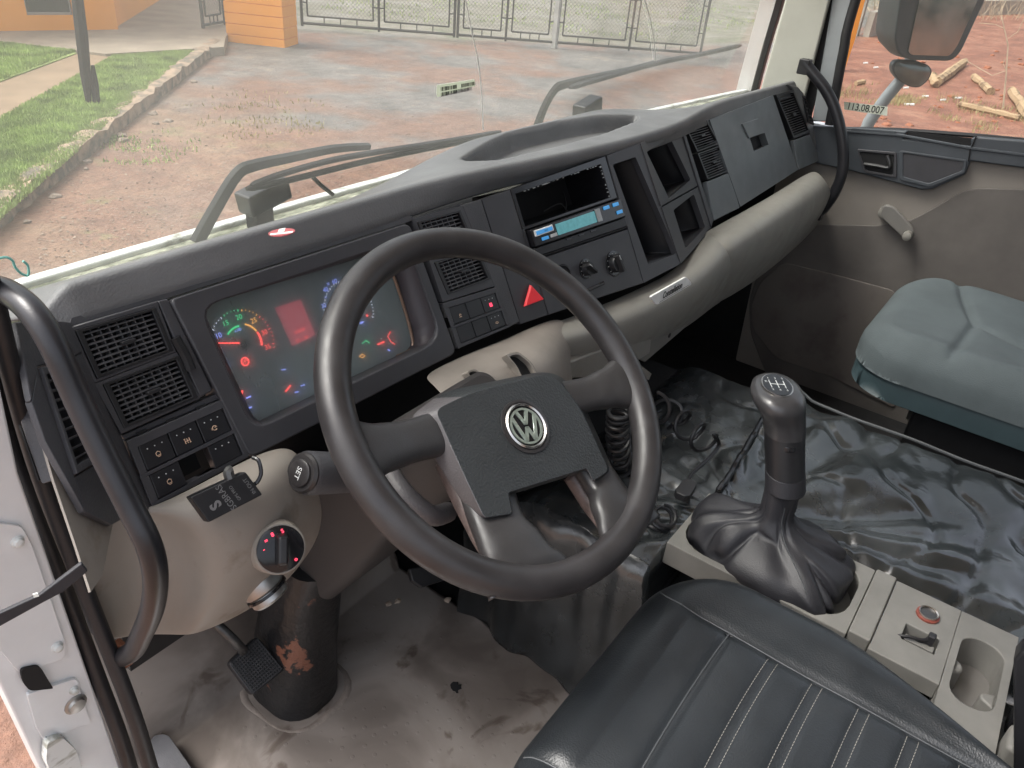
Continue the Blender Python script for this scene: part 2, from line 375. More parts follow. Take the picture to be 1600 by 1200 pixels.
def gp(px, py, z=G): return plz(z).at(px, py)
conc_m = mat('pale_concrete', (.31, .26, .20), .85, bump=.3, bscale=60, var=.2, vscale=1.6)
grass_m = mat('lawn_soil', (.27, .34, .12), .9, var=.3, vscale=1.5, bump=.5, bscale=40)
path_m = mat('brown_path', (.24, .17, .11), .9, var=.22, vscale=1.2, bump=.3, bscale=40)
def sheet(name, pts, z, m, th=.12, kind='structure'):
    b_ = MB(); b_.slab([V((p[0], p[1], z)) for p in pts], V((0, 0, 1)), th)
    return tag(b_.build(name, m), kind=kind)
K0 = gp(345, 75); K1 = gp(30, 330); kd = (K1 - K0).normalized(); kn = V((-kd.y, kd.x, 0))
if kn.x > 0: kn = -kn            # away from the yard, towards the lawn
kend = K1 + kd * 5
ztop = G + .13
# concrete apron beside the office, raised to lawn level
ap = [gp(350, 75, ztop), gp(300, 78, ztop), gp(165, 86, ztop), gp(0, 66, ztop), gp(-220, 40, ztop), gp(-220, -60, ztop), gp(300, -40, ztop), gp(372, 18, ztop), gp(352, 62, ztop)]
sheet('pavement', ap, ztop + .02, conc_m, .2)
lawnA = [gp(300, 78, ztop), K0 + kn * .25 + kd * .6, kend + kn * .25, kend + kn * 8, gp(-500, 300, ztop), gp(0, 183, ztop), gp(180, 87, ztop)]
lawnA = [gp(298, 80, ztop), K0 + kn * .2 + kd * 1.2, kend + kn * .2, kend + kn * 6, gp(0, 186, ztop), gp(178, 88, ztop)]
lawnB = [gp(120, 82, ztop), gp(0, 126, ztop), gp(-250, 220, ztop), gp(-400, 60, ztop), gp(0, 67, ztop)]
sheet('lawn', lawnA, ztop - .004, grass_m); sheet('lawn', lawnB, ztop - .004, grass_m)
pth = [gp(178, 86, ztop), gp(122, 80, ztop), gp(0, 126, ztop), gp(-250, 220, ztop), kend + kn * 6, gp(0, 186, ztop)]
sheet('path', pth, ztop - .02, path_m, .1)
def inpoly(x, y, P):
    c = False; n = len(P)
    for i in range(n):
        a, b_ = P[i], P[i - 1]
        if (a[1] > y) != (b_[1] > y) and x < (b_[0] - a[0]) * (y - a[1]) / (b_[1] - a[1]) + a[0]: c = not c
    return c
def blades(name, poly, n, z, h, m, wd=.012, clump=None):
    x0 = min(p[0] for p in poly); x1 = max(p[0] for p in poly); y0 = min(p[1] for p in poly); y1 = max(p[1] for p in poly)
    vs = []; fs = []; k = 0; tries = 0
    while k < n and tries < n * 6:
        tries += 1
        x = random.uniform(x0, x1); y = random.uniform(y0, y1)
        if not inpoly(x, y, poly): continue
        if clump and noise.noise(V((x * clump, y * clump, 3))) < random.uniform(-.2, .25): continue
        zz = z(x, y) if callable(z) else z
        a = random.uniform(0, 6.28); hh = h * random.uniform(.4, 1.2); l = random.uniform(-.5, .5) * hh
        dx, dy = math.cos(a) * wd, math.sin(a) * wd; i = len(vs)
        vs += [(x - dx, y - dy, zz), (x + dx, y + dy, zz), (x + l * math.sin(a * 3), y + l * math.cos(a * 3), zz + hh)]; fs.append((i, i + 1, i + 2)); k += 1
    me = bpy.data.meshes.new(name); me.from_pydata(vs, [], fs); me.materials.append(m)
    o = bpy.data.objects.new(name, me); COL.objects.link(o); return o
gm1 = mat('grass_blade', (.33, .42, .14), .7, var=.45, vscale=2.5); gm2 = mat('dry_grass_blade', (.33, .28, .13), .8, var=.4, vscale=3)
vis = [gp(300, 80, ztop), gp(10, 335, ztop), gp(-60, 400, ztop), gp(-60, 200, ztop), gp(0, 186, ztop), gp(178, 88, ztop)]
tag(blades('grass', vis, 60000, ztop, .05, gm1, .010), 'short green grass of the lawn beside the broken kerb', 'grass', kind='stuff')
tag(blades('grass', [gp(120, 80, ztop), gp(0, 126, ztop), gp(-30, 120, ztop), gp(-30, 66, ztop), gp(0, 67, ztop)], 9000, ztop, .05, gm1, .011), 'small lawn patch beyond the brown path', 'grass', kind='stuff')
for (cx, cy, n_) in ((395, 195, 260), (205, 232, 500), (385, 160, 160)):
    p = hit(cx, cy)
    poly = [(p.x + a * 1.0 * math.cos(t), p.y + a * 1.0 * math.sin(t)) for t, a in ((k * .7, random.uniform(.6, 1.2)) for k in range(9))]
    tag(blades('weeds', poly, n_, G, .045, gm2 if cx > 300 else gm1, .01, clump=2.2), 'sparse weeds growing in the driveway dirt, %s' % ('nearest the kerb' if cx == 205 else 'on the gravel by the pillar' if cy == 160 else 'in the middle of the gravel'), 'weeds', kind='stuff')
# kerb of broken stone
kerb_m = mat('kerb_stone', (.36, .26, .18), .9, bump=.7, bscale=20, col2=(.13, .11, .085), thr=(.42, .6), vscale=5)
kb = MB(); L_ = (kend - K0).length; nk = 70
def kr(i, side, top):
    p = K0 + kd * (L_ * i / nk) + kn * (side * .20 - .02)
    j = noise.noise(V((i * .9, side * 3, top * 5))) * .05
    return V((p.x, p.y, (G + .15 + j * .9) if top else G - .05)) + kn * j
kb.loft([[kr(i, 0, 0), kr(i, 0, 1), kr(i, .5, 1) + V((0, 0, .01)), kr(i, 1, 1), kr(i, 1, 0)] for i in range(nk + 1)])
tag(kb.build('kerb', kerb_m), 'long low crumbling stone kerb between lawn and dirt driveway', 'kerb')
stm = mat('loose_stone', (.27, .21, .165), .9, bump=.5, bscale=40, var=.3, vscale=8)
def rock(p, r, m, name, label=None, cat=None, group=None, parent=None):
    b_ = MB(); bmesh.ops.create_icosphere(b_.bm, subdivisions=2, radius=r)
    s0 = random.random() * 50
    for v in b_.bm.verts: v.co = V((v.co.x * 1.2, v.co.y, v.co.z * .6)) * (1 + .5 * noise.noise(v.co / r * 1.3 + V((s0, 0, 0)))) + V(p)
    o = b_.build(name, m, parent, sharp=30)
    return tag(o, label, cat, group)
for i in range(14):
    p = K0 + kd * random.uniform(1, L_ * .8) + kn * random.uniform(-.45, -.05)
    rock((p.x, p.y, G + .01), random.uniform(.02, .055), stm, 'stone', 'small stone fallen off the kerb onto the dirt', 'stone', 'stones fallen from the kerb')
gvv = MB()
for i in range(5000):
    p = hit(random.uniform(60, 780), random.uniform(160, 420))
    s_ = random.uniform(.006, .022); q = [V((random.uniform(-1, 1), random.uniform(-1, 1), random.uniform(0, .8))) * s_ + p for _ in range(4)]
    a, b_, c, d = gvv.vs(q); gvv.f((a, b_, c)); gvv.f((a, b_, d)); gvv.f((a, c, d)); gvv.f((b_, c, d))
tag(gvv.build('gravel', stm), 'loose gravel strewn over the driveway', 'gravel', kind='stuff')

# orange office building
orange = mat('orange_masonry_paint', (.90, .345, .04), .75, var=.07, vscale=1.2, bump=.2, bscale=30)
zb = ztop + .02
A0 = gp(-260, 52, zb); A1 = gp(185, 46, zb); A2 = gp(250, 2, zb)
up = V((0, 0, 1)); bl = thing('office_building', 'orange painted office building behind the lawn', 'building', (A1 + A0) / 2)
d1 = (A1 - A0).normalized(); d2_ = (A2 - A1).normalized(); A3 = A1 + d2_ * 9
# front wall with a window opening
wpl = pl3(A0, A1, A1 + up)
w0 = wpl.at(42, 22); w1 = wpl.at(115, 26); hb = (w0.z + w1.z) / 2 - zb
s0 = (w0 - A0).dot(d1); s1 = (w1 - A0).dot(d1); Lf = (A1 - A0).length
nin = -wpl.n
b_ = MB()
def wbox(a, c, z0, z1, th=.2):
    p, q = A0 + d1 * a, A0 + d1 * c
    b_.loft([[V((p.x, p.y, zb + z)), V((q.x, q.y, zb + z)), V((q.x, q.y, zb + z)) + nin * th, V((p.x, p.y, zb + z)) + nin * th] for z in (z0, z1)])
wbox(0, s0, -.15, 3.2); wbox(s1, Lf, -.15, 3.2); wbox(s0, s1, -.15, hb); wbox(s0, s1, hb + 1.3, 3.2)
b_.build('front_wall', orange, bl)
b_ = MB(); b_.loft([[V((p.x, p.y, zb + z)) for p in (A1 + d2_ * .0 + nin * .2, A3 + nin * .2, A3, A1 + nin * .2 + d2_ * .0 + V((.0, .0, 0)))] for z in (-.15, 3.2)])
b_ = MB(); b_.loft([[V((p.x, p.y, zb + z)) for p in (A1 + nin * .203, A3, A3 - d1 * .2, A1 - d1 * .2 + nin * .203)] for z in (-.15, 3.2)])
b_.build('side_wall', orange, bl)
fr = MB(); p, q = A0 + d1 * s0, A0 + d1 * s1
o_ = [V((a.x, a.y, zb + z)) + nin * .06 for a, z in ((p, hb), (q, hb), (q, hb + 1.3), (p, hb + 1.3))]; cen = sum(o_, V((0, 0, 0))) / 4
fr.ring(o_, [cen + (v - cen) * .93 for v in o_], wpl.n, .05)
wf = fr.build('window', mat('window_frame_paint', (.3, .28, .25), .5, var=.1), bl)
pn = MB(); pn.slab([v + nin * .03 for v in o_], wpl.n, .01); pn.build('pane', mat('dark_window_glass', (.03, .03, .035), .1, var=.2, vscale=3), wf)
b_ = MB(); b_.loft([[V((p.x, p.y, zb + z)) for p in (A0 - nin * .4, A1 - nin * .4 + d1 * .4, A3 + d1 * .4, A3 - d1 * 7, A0 + d2_ * 9)] for z in (3.2, 3.4)])
b_.build('roof', mat('roof_slab', (.5, .45, .4), .8, var=.1), bl)

# gate pillar of painted blocks
Pl0 = gp(355, 65); Pl1 = gp(445, 75); Pl2 = gp(462, 70)
pd = (Pl1 - Pl0).normalized(); pn_ = V((-pd.y, pd.x, 0))
if pn_.dot(Pl0) < 0: pn_ = -pn_
pw = (Pl1 - Pl0).length; pt = .7
gpil = thing('gate_pillar', 'thick orange block pillar between the small gate and the wide gates', 'pillar', (Pl0 + Pl1) / 2)
z_ = G - .05; row = 0
b_ = MB()
for row in range(13):
    z0 = G - .05 + row * .2; g_ = .006
    b_.loft([[V((p.x, p.y, z)) for p in (Pl0, Pl1, Pl1 + pn_ * pt, Pl0 + pn_ * pt)] for z in (z0 + g_, z0 + .2 - g_)])
    b_.loft([[V((p.x, p.y, z)) for p in (Pl0 + pd * .012 + pn_ * .012, Pl1 - pd * .012 + pn_ * .012, Pl1 + pn_ * (pt - .012) - pd * .012, Pl0 + pn_ * (pt - .012) + pd * .012)] for z in (z0 - g_ * .9, z0 + g_ * .9)])
b_.build('block_shaft', orange, gpil, bevel=.01)
b_ = MB(); b_.loft([[V((p.x, p.y, z)) for p in (Pl0 - pd * .06 - pn_ * .06, Pl1 + pd * .06 - pn_ * .06, Pl1 + pn_ * (pt + .06) + pd * .06, Pl0 + pn_ * (pt + .06) - pd * .06)] for z in (G + 2.56, G + 2.66)])
b_.build('cap', conc_m, gpil)
# gates
gate_m = mat('black_gate_steel', (.015, .015, .017), .5, var=.3, vscale=4)
def wire_mesh():
    m = bpy.data.materials.new('chain_link'); m.use_nodes = True; n = m.node_tree; L = n.links
    b = n.nodes['Principled BSDF']; b.inputs['Base Color'].default_value = (.10, .10, .105, 1); b.inputs['Metallic'].default_value = .4
    return m
wire_m = wire_mesh(); wm_g = mat('pale_gate_post', (.4, .4, .38), .7, var=.2, vscale=5)
def gate_leaf(name, p, q, zb_, hgt, label, cat='gate', group=None, cols=2):
    th = thing(name, label, cat, (p + q) / 2, group); d = (q - p); Lg = d.length; d.normalize()
    f_ = MB()
    def bar(a, za, c, zc, r=.022):
        A = p + d * a; C_ = p + d * c; f_.tube([V((A.x, A.y, zb_ + za)), V((C_.x, C_.y, zb_ + zc))], r, 6)
    bar(0, 0, 0, hgt, .035); bar(Lg, 0, Lg, hgt, .035); bar(0, .06, Lg, .06, .03); bar(0, hgt, Lg, hgt)
    wcol = Lg / cols
    for c in range(1, cols): bar(wcol * c, 0, wcol * c, hgt, .03)
    for c in range(cols):
        a, e = wcol * c + .13, wcol * (c + 1) - .13
        bar(a, .22, e, .22, .02); bar(a, .22, a, hgt - .15, .02); bar(e, .22, e, hgt - .15, .02)
        for zz in (.5, 1.1, 1.7): bar(wcol * c, zz, a, zz, .014); bar(e, zz, wcol * (c + 1), zz, .014)
        for xx in (.25, .5, .75): bar(a + (e - a) * xx, .06, a + (e - a) * xx, .22, .014)
    f_.build('gate_frame', gate_m, th, sharp=60)
    mh = MB(); st = .09; n_ = int((Lg + hgt) / st)
    def wl(a, za, c, zc):
        A = p + d * a; C_ = p + d * c; mh.tube([V((A.x, A.y, zb_ + za)), V((C_.x, C_.y, zb_ + zc))], .0035, 3, caps=False)
    for i in range(n_):
        s_ = i * st
        a0 = max(0, s_ - (hgt - .22)); z0 = .22 + min(s_, hgt - .22); a1 = min(s_, Lg); z1 = .22 + max(0, s_ - Lg)
        if a1 > a0: wl(a0, z0, a1, z1); wl(Lg - a0, z0, Lg - a1, z1)
    mh.build('wire_mesh', wire_m, th)
    return th
Ga = gp(470, 46); Gb = gp(1200, 101); gd = (Gb - Ga).normalized(); Lt = (Gb - Ga).length
def gpx(px, py):   # where that sight line crosses the gate line
    gpl_ = pl3(Ga, Gb, Gb + V((0, 0, 1))); p = gpl_.at(px, py); return V((p.x, p.y, G + .08))
ps = [gpx(470, 46), gpx(712, 62), gpx(866, 75), gpx(1095, 92), gpx(1420, 110)]
labs = ['wide black mesh gate next to the orange pillar', 'black mesh gate in the middle of the windshield view', 'black mesh gate behind the raised right wiper', 'black mesh gate hidden partly by the right windshield pillar']
for i in range(3):
    gate_leaf('mesh_gate', ps[i] + gd * .04, ps[i + 1] - gd * .04, G + .08, 2.3, labs[i], group='wide mesh gates across the yard entrance', cols=2)
gpost = MB(); p = ps[2]; gpost.cube(p.x - .06, p.x + .06, p.y - .06, p.y + .06, G, G + 2.5); tag(gpost.build('gate_post', wm_g, bevel=.01), 'pale square post between the middle gates', 'post')
Sg0 = gp(312, 8, ztop); Sg1 = gp(352, 44, ztop); Sg1 = Pl0 + pn_ * .3
Sg1.z = ztop; 
gate_leaf('small_gate', gp(318, 46, ztop), gp(352, 40, ztop) + V((.0, .0, 0)), ztop + .02, 2.2, 'narrow black mesh gate left of the orange pillar', cols=1)
# leaning timber post on the lawn
post_m = mat('dark_timber', (.018, .015, .014), .8, bump=.8, bscale=50, var=.4, vscale=8)
pb = gp(140, 163, ztop); tpost = thing('timber_post', 'dark tapering timber post standing on the lawn', 'post', pb)
def lean(px, py, ref):   # point above on a vertical plane through ref facing the road
    return Pl(ref, V((ref.x, ref.y, 0))).at(px, py)
pth_ = [lean(139, 166, pb), lean(134, 120, pb), lean(128, 60, pb), lean(121, 0, pb), lean(112, -80, pb)]
b_ = MB(); b_.tube(pth_, [.03, .065, .075, .07, .065], 8); b_.build('shaft', post_m, tpost)
b_ = MB(); b_.tube([lean(151, 166, pb), lean(148, 130, pb), lean(145, 102, pb)], [.05, .045, .02], 7); b_.build('stub', post_m, tpost)

# right of the truck: bank, post, wall, logs, weeds, twigs, rubbish
op = hit(1312, 112); ot = Pl(op, V((op.x, op.y, 0)))
b_ = MB(); r1 = (ot.at(1330, 110) - ot.at(1312, 110)).length * .38
b_.tube([op + V((0, 0, -.1)), ot.at(1330, 60), ot.at(1350, -20)], r1, 4); tag(b_.build('boundary_post', orange, bevel=.01), 'orange painted post leaning at the edge of the red bank', 'post')
wm_ = mat('weathered_block_wall', (.34, .30, .26), .9, bump=.5, bscale=25, var=.25, vscale=2)
def wallseg(a, c, h0, label):
    p, q = hit(*a), hit(*c); t = (q - p).normalized(); nn = V((-t.y, t.x, 0)) * .1
    b2 = MB(); b2.loft([[p + nn + V((0, 0, z)), q + nn + V((0, 0, z)), q - nn + V((0, 0, z)), p - nn + V((0, 0, z))] for z in (-.4, h0)])
    tag(b2.build('block_wall', wm_, bevel=.01), label, 'wall')
wallseg((1352, 58), (1412, 46), .65, 'low grey block wall left of the big mirror')
wallseg((1515, 24), (1690, 20), .45, 'low grey block wall right of the big mirror')
p = hit(1352, 58); b_ = MB(); b_.cube(p.x - .09, p.x + .09, p.y + .2, p.y + .38, p.z - .2, p.z + 1.5); tag(b_.build('wall_post', wm_, bevel=.01), 'grey concrete post at the left end of the low wall', 'post')
log_m = mat('split_log_wood', (.38, .26, .155), .85, bump=.9, bscale=30, col2=(.16, .10, .06), thr=(.5, .62), vscale=5)
def log(a, c, r, label):
    r *= .78
    p, q = hit(*a), hit(*c); t = (q - p); L = t.length; n_ = 7
    b2 = MB(); b2.tube([p + t * (i / n_) + V((0, 0, r * .8)) + V((noise.noise(V((i * .8, a[0], 0))), noise.noise(V((i * .8, a[0], 5))), 0)) * r * .6 for i in range(n_ + 1)], [r * random.uniform(.75, 1.15) for _ in range(n_ + 1)], 7)
    tag(b2.build('log', log_m, sharp=25), label, 'log', 'split logs lying on the red soil')
log((1463, 134), (1505, 102), .13, 'split log slanting up right of the small round mirror')
log((1520, 124), (1546, 148), .10, 'short log lying alone on the red soil between two others')
log((1578, 148), (1606, 190), .13, 'log cut by the right edge of the photo')
log((1498, 168), (1590, 190), .09, 'long pale log lying among the straw near the window sill')
log((1336, 134), (1350, 131), .07, 'small pale log left of the round mirror')
log((1455, 125), (1460, 138), .12, 'stub of log leaning against the slanting one')
for i, (x, y, n_, r_) in enumerate(((1345, 150, 300, 1.3), (1530, 180, 500, 1.5), (1590, 215, 200, 1.0), (1400, 155, 300, .8))):
    p = hit(x, y); poly = [(p.x + math.cos(k * .7) * r_ * random.uniform(.5, 1.2), p.y + math.sin(k * .7) * r_ * random.uniform(.5, 1.2)) for k in range(9)]
    tag(blades('dry_weeds', poly, n_, H, .12, gm2, .008, clump=1.5), ['straw coloured weeds above the white number label', 'straw coloured weeds around the long pale log', 'straw coloured weeds in the lower right corner of the window', 'thin straw behind the mirror arm'][i], 'weeds', kind='stuff')
debris_m = mat('white_scrap', (.75, .75, .74), .6, var=.1, vscale=20)
for i, (x, y, s_) in enumerate(((1420, 165, .09), (1445, 152, .06), (1473, 158, .05), (1497, 155, .06), (1352, 100, .05), (1368, 107, .05), (1415, 139, .05))):
    p = hit(x, y); b_ = MB(); b_.box(p + V((0, 0, .02)), V((s_ * .3, -s_, .01)), V((s_ * .35, s_ * .1, 0)), V((0, .003, .015)))
    tag(b_.build('scrap', debris_m, bevel=.003), ['white scrap low on the red soil, largest of the scraps', 'white scrap just right of the mirror arm', 'white scrap between the mirror arm and the long pale log', 'white scrap touching the straw of the long pale log', 'white scrap high on the bank left of the big mirror', 'white scrap under the lower corner of the big mirror', 'white scrap right below the round mirror'][i], 'rubbish')
for i in range(60):
    x, y = random.uniform(1330, 1600), random.uniform(35, 205); p = hit(x, y)
    rock(p, random.uniform(.02, .09), mat('x', (.3, .11, .06), .95) if i == 0 else bpy.data.materials['x'], 'soil_clod', 'clod of red soil on the bank', 'clod', 'clods of red soil on the bank')
bpy.data.materials['x'].name = 'red_clod'
tw = mat('dry_twig', (.45, .36, .26), .8, var=.2)
p = hit(1567, 170); tp = Pl(p, V((p.x, p.y, 0))); sap = thing('dry_sapling', 'tall thin leafless stem standing on the red bank', 'plant', p)
b_ = MB(); b_.tube([p, tp.at(1572, 120), tp.at(1575, 70), tp.at(1566, 30), tp.at(1562, -20)], [.018, .015, .012, .008, .005], 5); b_.build('stem', tw, sap)
b_ = MB()
for a, c, d in (((1573, 110), (1550, 118), (1510, 95)), ((1575, 60), (1590, 50), (1600, 30)), ((1570, 45), (1555, 38), (1530, 36)), ((1572, 110), (1568, 100), (1570, 92))): b_.tube([tp.at(*a), tp.at(*c), tp.at(*d)], .006, 4)
b_.build('twig', tw, sap)
bush = MB()     # dry brush at the top of the bank
for i in range(260):
    p = hit(random.choice((random.uniform(1362, 1415), random.uniform(1530, 1600))), random.uniform(2, 34))
    q = p + V((random.uniform(-.5, .5), random.uniform(-.5, .5), random.uniform(.2, 1.1))); m_ = (p + q) / 2 + V((random.uniform(-.1, .1), random.uniform(-.1, .1), .1)); bush.tube([p, m_, q], [.008, .006, .003], 3)
tag(bush.build('dry_brush', tw), 'tangle of dry brown brush at the top of the bank', 'brush', kind='stuff')
gm3 = blades('weeds', [hit(480, 20)[:2], hit(1180, 60)[:2], hit(1180, 10)[:2], hit(560, -10)[:2]], 1500, G, .08, gm1, .02, clump=.5)
tag(gm3, 'dry weeds growing beyond the wide gates', 'weeds', kind='stuff')

# ================================================================== THE CAB
X_ = V((1, 0, 0))
def smooth_path(P, n=6):
    P = [V(p) for p in P]; out = []
    for i in range(len(P) - 1):
        a = P[max(i - 1, 0)]; b = P[i]; c = P[i + 1]; d = P[min(i + 2, len(P) - 1)]
        for k in range(n):
            t = k / n; out.append(.5 * ((2 * b) + (c - a) * t + (2 * a - 5 * b + 4 * c - d) * t * t + (3 * b - a - 3 * c + d) * t ** 3))
    out.append(P[-1]); return out
def slab(name, px, pl, m, parent, th=.012, off=0, bevel=.002, r=0, k=4, **kw):
    pts = fillet(px, r, k) if r else [V((p[0], p[1], 0)) for p in px]
    b = MB(); b.slab([pl.at(p[0], p[1], off) for p in pts], pl.n, th); return b.build(name, m, parent, bevel=bevel, **kw)
def ringp(name, outer, inner, pl, m, parent, depth=.02, off=0, bevel=.0015, r=0, ri=None, back=None):
    ri = r if ri is None else ri
    a = fillet(outer, max(r, .01), 4); c = fillet(inner, max(ri, .01), 4)
    A = [pl.at(p[0], p[1], off) for p in a]; C = [pl.at(p[0], p[1], off) for p in c]
    b = MB(); b.ring(A, C, pl.n, depth); return b.build(name, m, parent, bevel=bevel)
def patch(name, rows, m, parent, sub=3, th=.006, **kw):
    b = MB(); b.grid([[ply(y).at(px, py) for px, py, y in r] for r in rows]); 
    # orient towards the cab
    return b.build(name, m, parent, sub=sub, solid=th, sharp=180, solid_off=0, **kw)

cab = thing('truck_cab', 'white truck cab seen from inside: floor, pillars, windshield, door opening with black seal', 'truck', (1.3, 0, -1.26))
mb = MB(); mb.cube(.24, 2.46, -1.0, 1.02, -1.30, -1.262); mb.build('floor', M['carpet'], cab)
mb = MB(); mb.cube(.24, 2.46, .985, 1.02, -1.26, -.45); mb.build('firewall', M['carpet'], cab)
mb = MB(); mb.cube(.2, 2.5, -1.0, -.95, -1.26, .75); mb.build('rear_wall', M['doorframe'], cab)
mb = MB(); mb.cube(.15, 2.5, -1.0, .74, .75, .80); mb.build('roof', M['pillar'], cab)
mb = MB(); mb.cube(2.425, 2.455, .35, 1.0, -1.26, -.46); mb.build('side_wall', M['carpet'], cab)
# engine tunnel core under the vinyl
mb = MB(); mb.loft([[V((x, y, z)) for x, y in ((1.125, -.9), (1.58, -.9), (1.58, .66), (1.125, .66))] for z in (-1.26, -.90)]); mb.loft([[V((x, y, z)) for x, y in ((.93, -.9), (1.12, -.9), (1.12, .66), (.93, .66))] for z in (-1.26, -.98)]); mb.build('engine_cover', M['carpet'], cab, bevel=.01)

WG = Pl((1, .87, -.42), (0, -1, -.17))
def wg(x, z, off=0):
    p = WG.p + WG.n * off; y = p.y - (z - p.z) * .17; return V((x, y, z))
br, tr = WG.at(1172, 150), WG.at(1212, 0); g_ = (tr - br); top = br + g_ * ((.45 - br.z) / g_.z)
mb = MB(); mb.slab([wg(.10, -.43), V((br.x, br.y, -.43)), V((top.x, top.y, .45)), wg(.16, .45)], WG.n, .005)
ws = mb.build('windshield', M['wsglass'], cab)
# thin pale lines that run down the glass
for i, pp in enumerate(([(722, -30), (735, 40), (746, 90), (752, 140), (755, 203)], [(1000, -20), (1012, 15), (1020, 50), (1025, 95)])):
    mb = MB(); mb.tube(smooth_path([WG.at(a, b, .001) for a, b in pp], 5), .0011, 5); mb.build('pale_line', M['paper'], ws)
mb = MB(); mb.tube(smooth_path([WG.at(a, b, .001) for a, b in ((-4, 404), (10, 402), (20, 408), (24, 418), (34, 428), (44, 430), (44, 416), (36, 408))], 4), .0014, 5); mb.build('paint_mark', mat('teal_mark', (.18, .45, .40), .6), ws)
# white body frame outside the glass
def strip(name, px, pl, m, parent, w, th, off=0, bevel=.002):
    """a bar of width w along a polyline lying on pl"""
    P = smooth_path([pl.at(a, b, off) for a, b in px], 4); L = []
    for i, p in enumerate(P):
        t = (P[min(i + 1, len(P) - 1)] - P[max(i - 1, 0)]).normalized(); s = t.cross(pl.n).normalized() * w / 2
        L.append([p - s, p + s, p + s - pl.n * th, p - s - pl.n * th])
    b = MB(); b.loft(L); return b.build(name, m, parent, bevel=bevel)
WO = WG.shift(-.03)
strip('body_frame', [(1300, -420), (1228, -60), (1217, 0), (1197, 70), (1178, 135), (1168, 175)], WO, M['white'], cab, .030, .05)
strip('windshield_seal', [(1308, -420), (1236, -60), (1225, 0), (1204, 70), (1185, 140), (1178, 170)], WG, M['rubber'], cab, .022, .02, off=.004)
# cowl: white ledge below the windshield, with a dirty rubber joint
def cow(y0, z0, y1, z1, name, m, x0=.0, x1=2.6, amp=0):
    n_ = 60; b = MB(); rows = []
    for y, z in ((y0, z0), (y1, z1), (y1, z1 - .05), (y0, z0 - .05)):
        rows.append([V((x0 + (x1 - x0) * i / n_, y - .05 * abs(i / n_ - .5) ** 2 * 4 + amp * noise.noise(V((i * .7, y * 9, 1))), z)) for i in range(n_ + 1)])
    rows.append(rows[0]); b.grid(rows); return b.build(name, m, cab, bevel=.004)
cow(.888, -.418, .962, -.416, 'cowl_gutter', mat('algae_rubber', (.10, .11, .07), .7, col2=(.42, .43, .33), thr=(.42, .62), vscale=26, stretch=(1, 3, 3), bump=.4, bscale=60))
cow(.955, -.409, .976, -.410, 'cowl', M['whitedirt'])
cow(.974, -.418, .995, -.56, 'front_panel', M['white'])
mb = MB(); mb.tube([V((.05 + .06 * i, .858, -.400)) + V((0, 0, 0)) + V((0, 0, .002 * noise.noise(V((i, 0, 0))))) for i in range(41)], .007, 8)
mb.build('lower_seal', M['rubber'], cab)
# pillar on the passenger side
PP = Pl((2.36, .7, -.3), (1, .16, 0))
slab('pillar_trim', [(1328, -420), (1425, -420), (1296, 0), (1254, 165), (1250, 200), (1180, 200), (1188, 140), (1227, 0)], PP, M['pillar'], cab, th=.03, bevel=.006)
PD = plx(2.385)
slab('pillar_gap', [(1415, -420), (1465, -420), (1312, 0), (1265, 190), (1240, 230), (1235, 170)], PD.shift(-.004), M['void'], cab, th=.01, bevel=0)
# driver-side door opening: white jamb, bolts, seal
JB = ply(.60)
jamb = slab('door_jamb', [(-90, 480), (-8, 560), (30, 740), (186, 1190), (220, 1290), (110, 1290), (64, 1205), (0, 1072), (-90, 900)], JB, M['white'], cab, th=.02, bevel=.003)
JB2 = JB.shift(.004)
pl_ = slab('hinge_plate', [(-30, 815), (34, 822), (50, 850), (104, 1008), (100, 1030), (30, 1052), (-30, 980)], JB2, M['white'], cab, th=.004, bevel=.002, r=8)
pl2 = slab('latch_plate', [(42, 1085), (120, 1060), (142, 1130), (92, 1148), (72, 1162), (58, 1140)], JB2, M['white'], cab, th=.004, bevel=.002, r=6)
slab('latch_plate', [(74, 1160), (98, 1152), (120, 1172), (132, 1210), (84, 1215), (72, 1190)], JB.shift(.012), M['whitedirt'], cab, th=.01, bevel=.003, r=6)
slab('jamb_slot', [(32, 1046), (62, 1040), (80, 1070), (84, 1076), (46, 1080), (36, 1066)], JB2.shift(.0035), M['void'], cab, th=.003, r=8, bevel=0)
slab('jamb_gap', [(72, 1152), (90, 1150), (96, 1160), (82, 1178), (78, 1188), (70, 1172)], JB2.shift(.001), M['void'], cab, th=.003, bevel=0)
for a, b, r_ in ((27, 846, .0042), (89, 1010, .0042), (115, 1078, .0036), (118, 1100, .0085)):
    c = JB2.at(a, b); mb = MB(); mb.lathe(c, JB.n, [(r_ * 1.3, 0), (r_ * 1.3, .001), (r_, .002), (r_ * .9, .005), (r_ * .3, .006)], 14)
    mb.build('bolt', M['silver'] if r_ > .007 else M['whitedirt'], cab)
# the two bulbs of the rubber door seal
for pth, xx, r_ in (([(-60, 430), (-22, 560), (0, 650), (22, 720), (40, 765), (86, 880), (138, 1020), (184, 1140), (205, 1205), (230, 1290)], .195, .0078),
                    ([(-45, 350), (-12, 460), (12, 560), (38, 660), (70, 762), (116, 880), (166, 1005), (208, 1115), (232, 1190), (262, 1290)], .203, .0078)):
    mb = MB(); mb.tube(smooth_path([plx(xx).at(a, b) for a, b in pth], 5), r_, 12); mb.build('door_seal', M['rubber'], cab)
# sill corner beneath the seal
mb = MB(); mb.cube(.16, .255, -.6, .60, -1.30, -1.20); mb.build('door_sill', M['white'], cab, bevel=.01)

